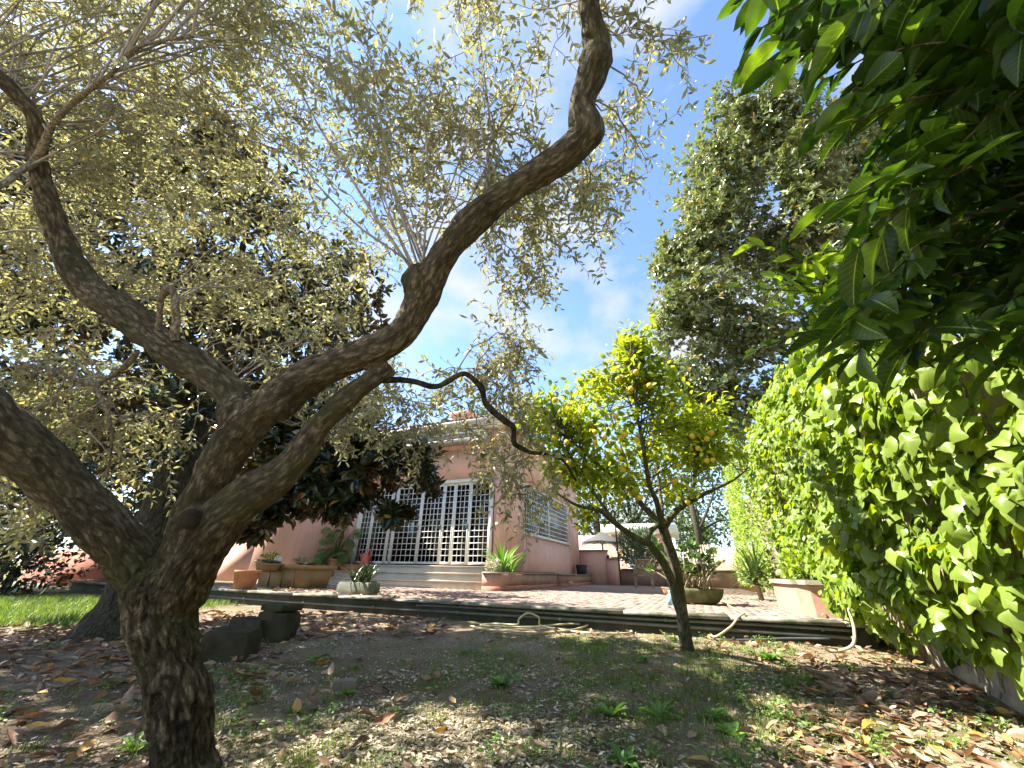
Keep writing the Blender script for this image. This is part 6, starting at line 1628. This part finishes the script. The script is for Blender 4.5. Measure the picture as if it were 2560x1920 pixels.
V, F, uv = blade_grid(lambda v: 0.21 * (math.sin(math.pi * min(v, 1) ** 0.88) ** 0.85) + 0.004, -0.14, 0.14, 4, 0.15, 77)
X, FF, tt = scatter((V, F), P[rest], A[rest], N[rest], S[rest])
single('fallen_leaves', (X, FF), M['dry'], 'thick carpet of dry brown leaves along the foot of the terrace wall', 'leaves', kind='stuff', smooth=True, base=(0, 0, 0), tint=tt)
# a few leaves blown onto the terrace
tpx = rng.uniform(0, 1, (230, 2))
TP_ = L(np.concatenate([-9 + 5.5 * tpx[:150, 0], -0.4 + 1.6 * tpx[150:, 0]]), np.concatenate([TE + 0.05 + 1.6 * tpx[:150, 1] ** 1.5, TE + 0.2 + 9 * tpx[150:, 1]]), np.full(230, TZ + 0.012))
ang = rng.uniform(0, 6.28, 230)
X, FF, tt = scatter((V, F), TP_, np.stack([np.cos(ang), np.sin(ang), rng.normal(size=230) * 0.1], 1), unit(np.array([0, 0, 1.0]) + rng.normal(size=(230, 3)) * 0.3), rng.uniform(0.07, 0.13, 230))
single('blown_leaves', (X, FF), M['dry'], 'scattered dry leaves blown over the terrace paving', 'leaves', kind='stuff', smooth=True, base=(0, 0, 0), tint=tt)
# olive leaf litter
pts = np.concatenate([cluster(480, 2050, 1660, 1990, 15000, 0.8), cluster(300, 2200, 1590, 1700, 5000), cluster(1950, 2700, 1700, 1960, 1500), cluster(-300, 400, 1680, 1990, 1500)])
P = np.column_stack([pts, ground_z(pts[:, 0], pts[:, 1]) + rng.uniform(0.002, 0.014, len(pts))]); P = P[on_soil(P)]
dn = fbm(P * [1, 1, 0] + 2, 1.3, 3); P = P[rng.random(len(P)) < np.clip((dn - 0.33) * 3.2, 0.08, 1)]
n = len(P); ang = rng.uniform(0, 6.28, n)
X, FF, tt = scatter(lens6(0.16, 0.05, -0.05), P, np.stack([np.cos(ang), np.sin(ang), rng.normal(size=n) * 0.2], 1), unit(np.array([0, 0, 1.0]) + rng.normal(size=(n, 3)) * 0.4), rng.uniform(0.018, 0.05, n))
single('leaf_litter', (X, FF), M['litter'], 'pale curled olive leaves littering the bare soil', 'leaf litter', kind='stuff', base=(0, 0, 0), tint=tt)
# crumbs of soil, seeds and grit
pts = cluster(-200, 2600, 1600, 1990, 9000, 0.9)
P = np.column_stack([pts, ground_z(pts[:, 0], pts[:, 1]) + 0.003]); P = P[on_soil(P)]
n = len(P); X, FF, tt = scatter((np.array([[0, 0, .5], [.5, 0, 0], [-.3, .4, 0], [-.3, -.4, 0]]), np.array([[0, 1, 2], [0, 2, 3], [0, 3, 1]])), P, rdir(n) * [1, 1, .2], np.tile([0, 0, 1.0], (n, 1)) + rng.normal(size=(n, 3)) * .2, rng.uniform(0.006, 0.018, n), rng.random(n) * 0.6)
single('grit', (X, FF), M['litter'], 'fine crumbs of earth and grit strewn over the soil', 'grit', kind='stuff', base=(0, 0, 0), tint=tt)
# grass: sparse tufts on soil, dense on the lawn at the left
def grass_at(pts, hmin, hmax):
    P = np.column_stack([pts, ground_z(pts[:, 0], pts[:, 1]) - 0.004]); P = P[on_soil(P)]
    n = len(P); d = rdir(n); d[:, 2] = 0
    A = unit(np.array([0, 0, 1.0]) + d * rng.uniform(0.1, 0.9, (n, 1)))
    return P, A, unit(d + np.array([0, 0, 0.3])), rng.uniform(hmin, hmax, n)
tuft_c = np.concatenate([cluster(1150, 2000, 1600, 1960, 190), cluster(1400, 1950, 1610, 1820, 120), cluster(480, 1150, 1660, 1960, 60), cluster(480, 640, 1680, 1860, 35), cluster(2000, 2560, 1640, 1900, 40), cluster(1000, 1500, 1580, 1640, 25), cluster(-100, 420, 1680, 1960, 14)])
fld = turf_field(np.column_stack([tuft_c, np.zeros(len(tuft_c))]))
gp = []
for c, f in zip(tuft_c, fld):
    k = int(rng.integers(30, 130) * (0.6 + f)); gp.append(c + rng.normal(size=(k, 2)) * rng.uniform(0.03, 0.11))
gp = np.concatenate(gp)
a1 = grass_at(gp, 0.018, 0.060)
lawn = np.column_stack([rng.uniform(-11, -4.9, 26000), rng.uniform(5.9, 9.2, 26000)])
lawn = lawn[(turf_field(np.column_stack([lawn, np.zeros(len(lawn))])) > rng.random(len(lawn)) * 0.9)]
a2 = grass_at(lawn, 0.05, 0.13)
P, A, N, S = [np.concatenate([x, y]) for x, y in zip(a1, a2)]
X, FF, tt = scatter((np.array([[-0.045, 0, 0], [0.045, 0, 0], [0.03, 0.55, 0.03], [-0.03, 0.55, 0.03], [0, 1, 0.18]]), np.array([[0, 1, 2], [0, 2, 3], [3, 2, 4]])), P, A, N, S)
single('grass', (X, FF), M['grass'], 'short green grass tufts and lawn growing through the soil', 'grass', kind='stuff', base=(0, 0, 0), tint=tt)
# clover-like small weeds as ground cover
wc_ = np.concatenate([cluster(1180, 2000, 1600, 1960, 60), cluster(1250, 1300, 1690, 1740, 6), cluster(480, 1000, 1600, 1950, 26), cluster(1850, 2500, 1600, 1900, 34), cluster(-150, 400, 1620, 1960, 14), cluster(1650, 2000, 1565, 1610, 22)])
gp = np.concatenate([c + rng.normal(size=(int(rng.integers(14, 46)), 2)) * rng.uniform(0.025, 0.075) for c in wc_])
P = np.column_stack([gp, ground_z(gp[:, 0], gp[:, 1]) + rng.uniform(0.01, 0.06, len(gp))]); P = P[on_soil(P)]; n = len(P)
d = rdir(n); d[:, 2] = np.abs(d[:, 2]) * 0.3
X, FF, tt = scatter(TPL_LEMON, P, unit(d), unit(np.array([0, 0, 1.0]) + rng.normal(size=(n, 3)) * 0.35), rng.uniform(0.014, 0.036, n))
single('ground_cover', (X, FF), M['fresh_attr'], 'low leafy weeds spreading over the soil', 'weeds', kind='stuff', smooth=True, base=(0, 0, 0), tint=tt)
# single rosettes one can point at
def toothed(seed):
    r = np.random.default_rng(seed)
    pr = lambda v: (0.05 + 0.12 * v) * (1 - max(0, (v - 0.75) / 0.25) ** 2) * (1 + 0.28 * math.sin(v * 34)) + 0.003
    V, F, uv = blade_grid(pr, 0.30, 0.14, 16, 0.25, seed); me = mk_mesh('leaf', V, F, True, uv=uv); me.materials.append(M['fresh']); return me
tm = [toothed(60), toothed(61)]
ovm = blade_meshes(M['fresh'], 0.26, [0.2, 0.4], 6, 0.1, 'oval', 66)
weeds = [(1530, 1790, 11, 0.155, tm, 'toothed dandelion rosette, nearer the middle of the bare soil'), (1650, 1795, 12, 0.15, tm, 'second toothed dandelion rosette right of the first one'), (1595, 1790, 6, 0.10, tm, 'small dandelion seedling between the two toothed rosettes'),
         (1608, 1655, 8, 0.10, ovm, 'pale upright weed left of the lemon trunk foot'), (1925, 1650, 16, 0.14, ovm, 'lush bright weed clump on the soil right of the lemon trunk'), (1250, 1715, 18, 0.11, ovm, 'dense dark green weed clump in the middle of the soil'),
         (862, 1740, 9, 0.09, ovm, 'small green weed beside the flat greyish stone'), (735, 1785, 9, 0.09, ovm, 'little weed with pointed leaves right of the olive trunk'), (1790, 1800, 9, 0.12, ovm, 'broad-leaved weed at the shadow edge near the ivy wall'), (1830, 1840, 9, 0.13, ovm, 'round-leaved ivy seedling at the shadow edge'),
         (330, 1880, 10, 0.11, tm, 'feathery weed left of the olive trunk foot'), (260, 1760, 8, 0.07, ovm, 'small round-leaved weed among brown leaves left of the olive trunk'), (1680, 1622, 14, 0.07, ovm, 'leafy weed at the left foot of the lemon trunk'), (1790, 1590, 14, 0.10, ovm, 'weed clump below the hose where it climbs the terrace'),
         (2010, 1705, 10, 0.10, ovm, 'bright weed in the sunlit leaf carpet near the ivy wall'), (1560, 1910, 10, 0.10, ovm, 'yellow-green weed at the bottom edge of the soil')]
for (px, py, n, ln, ms, lb) in weeds:
    c = G(px, py, 0.0); o = thing('weed', lb, 'weed', c); tuft(o, c, n, ln * 0.85, ms, (0.15, 0.9), 0.015)
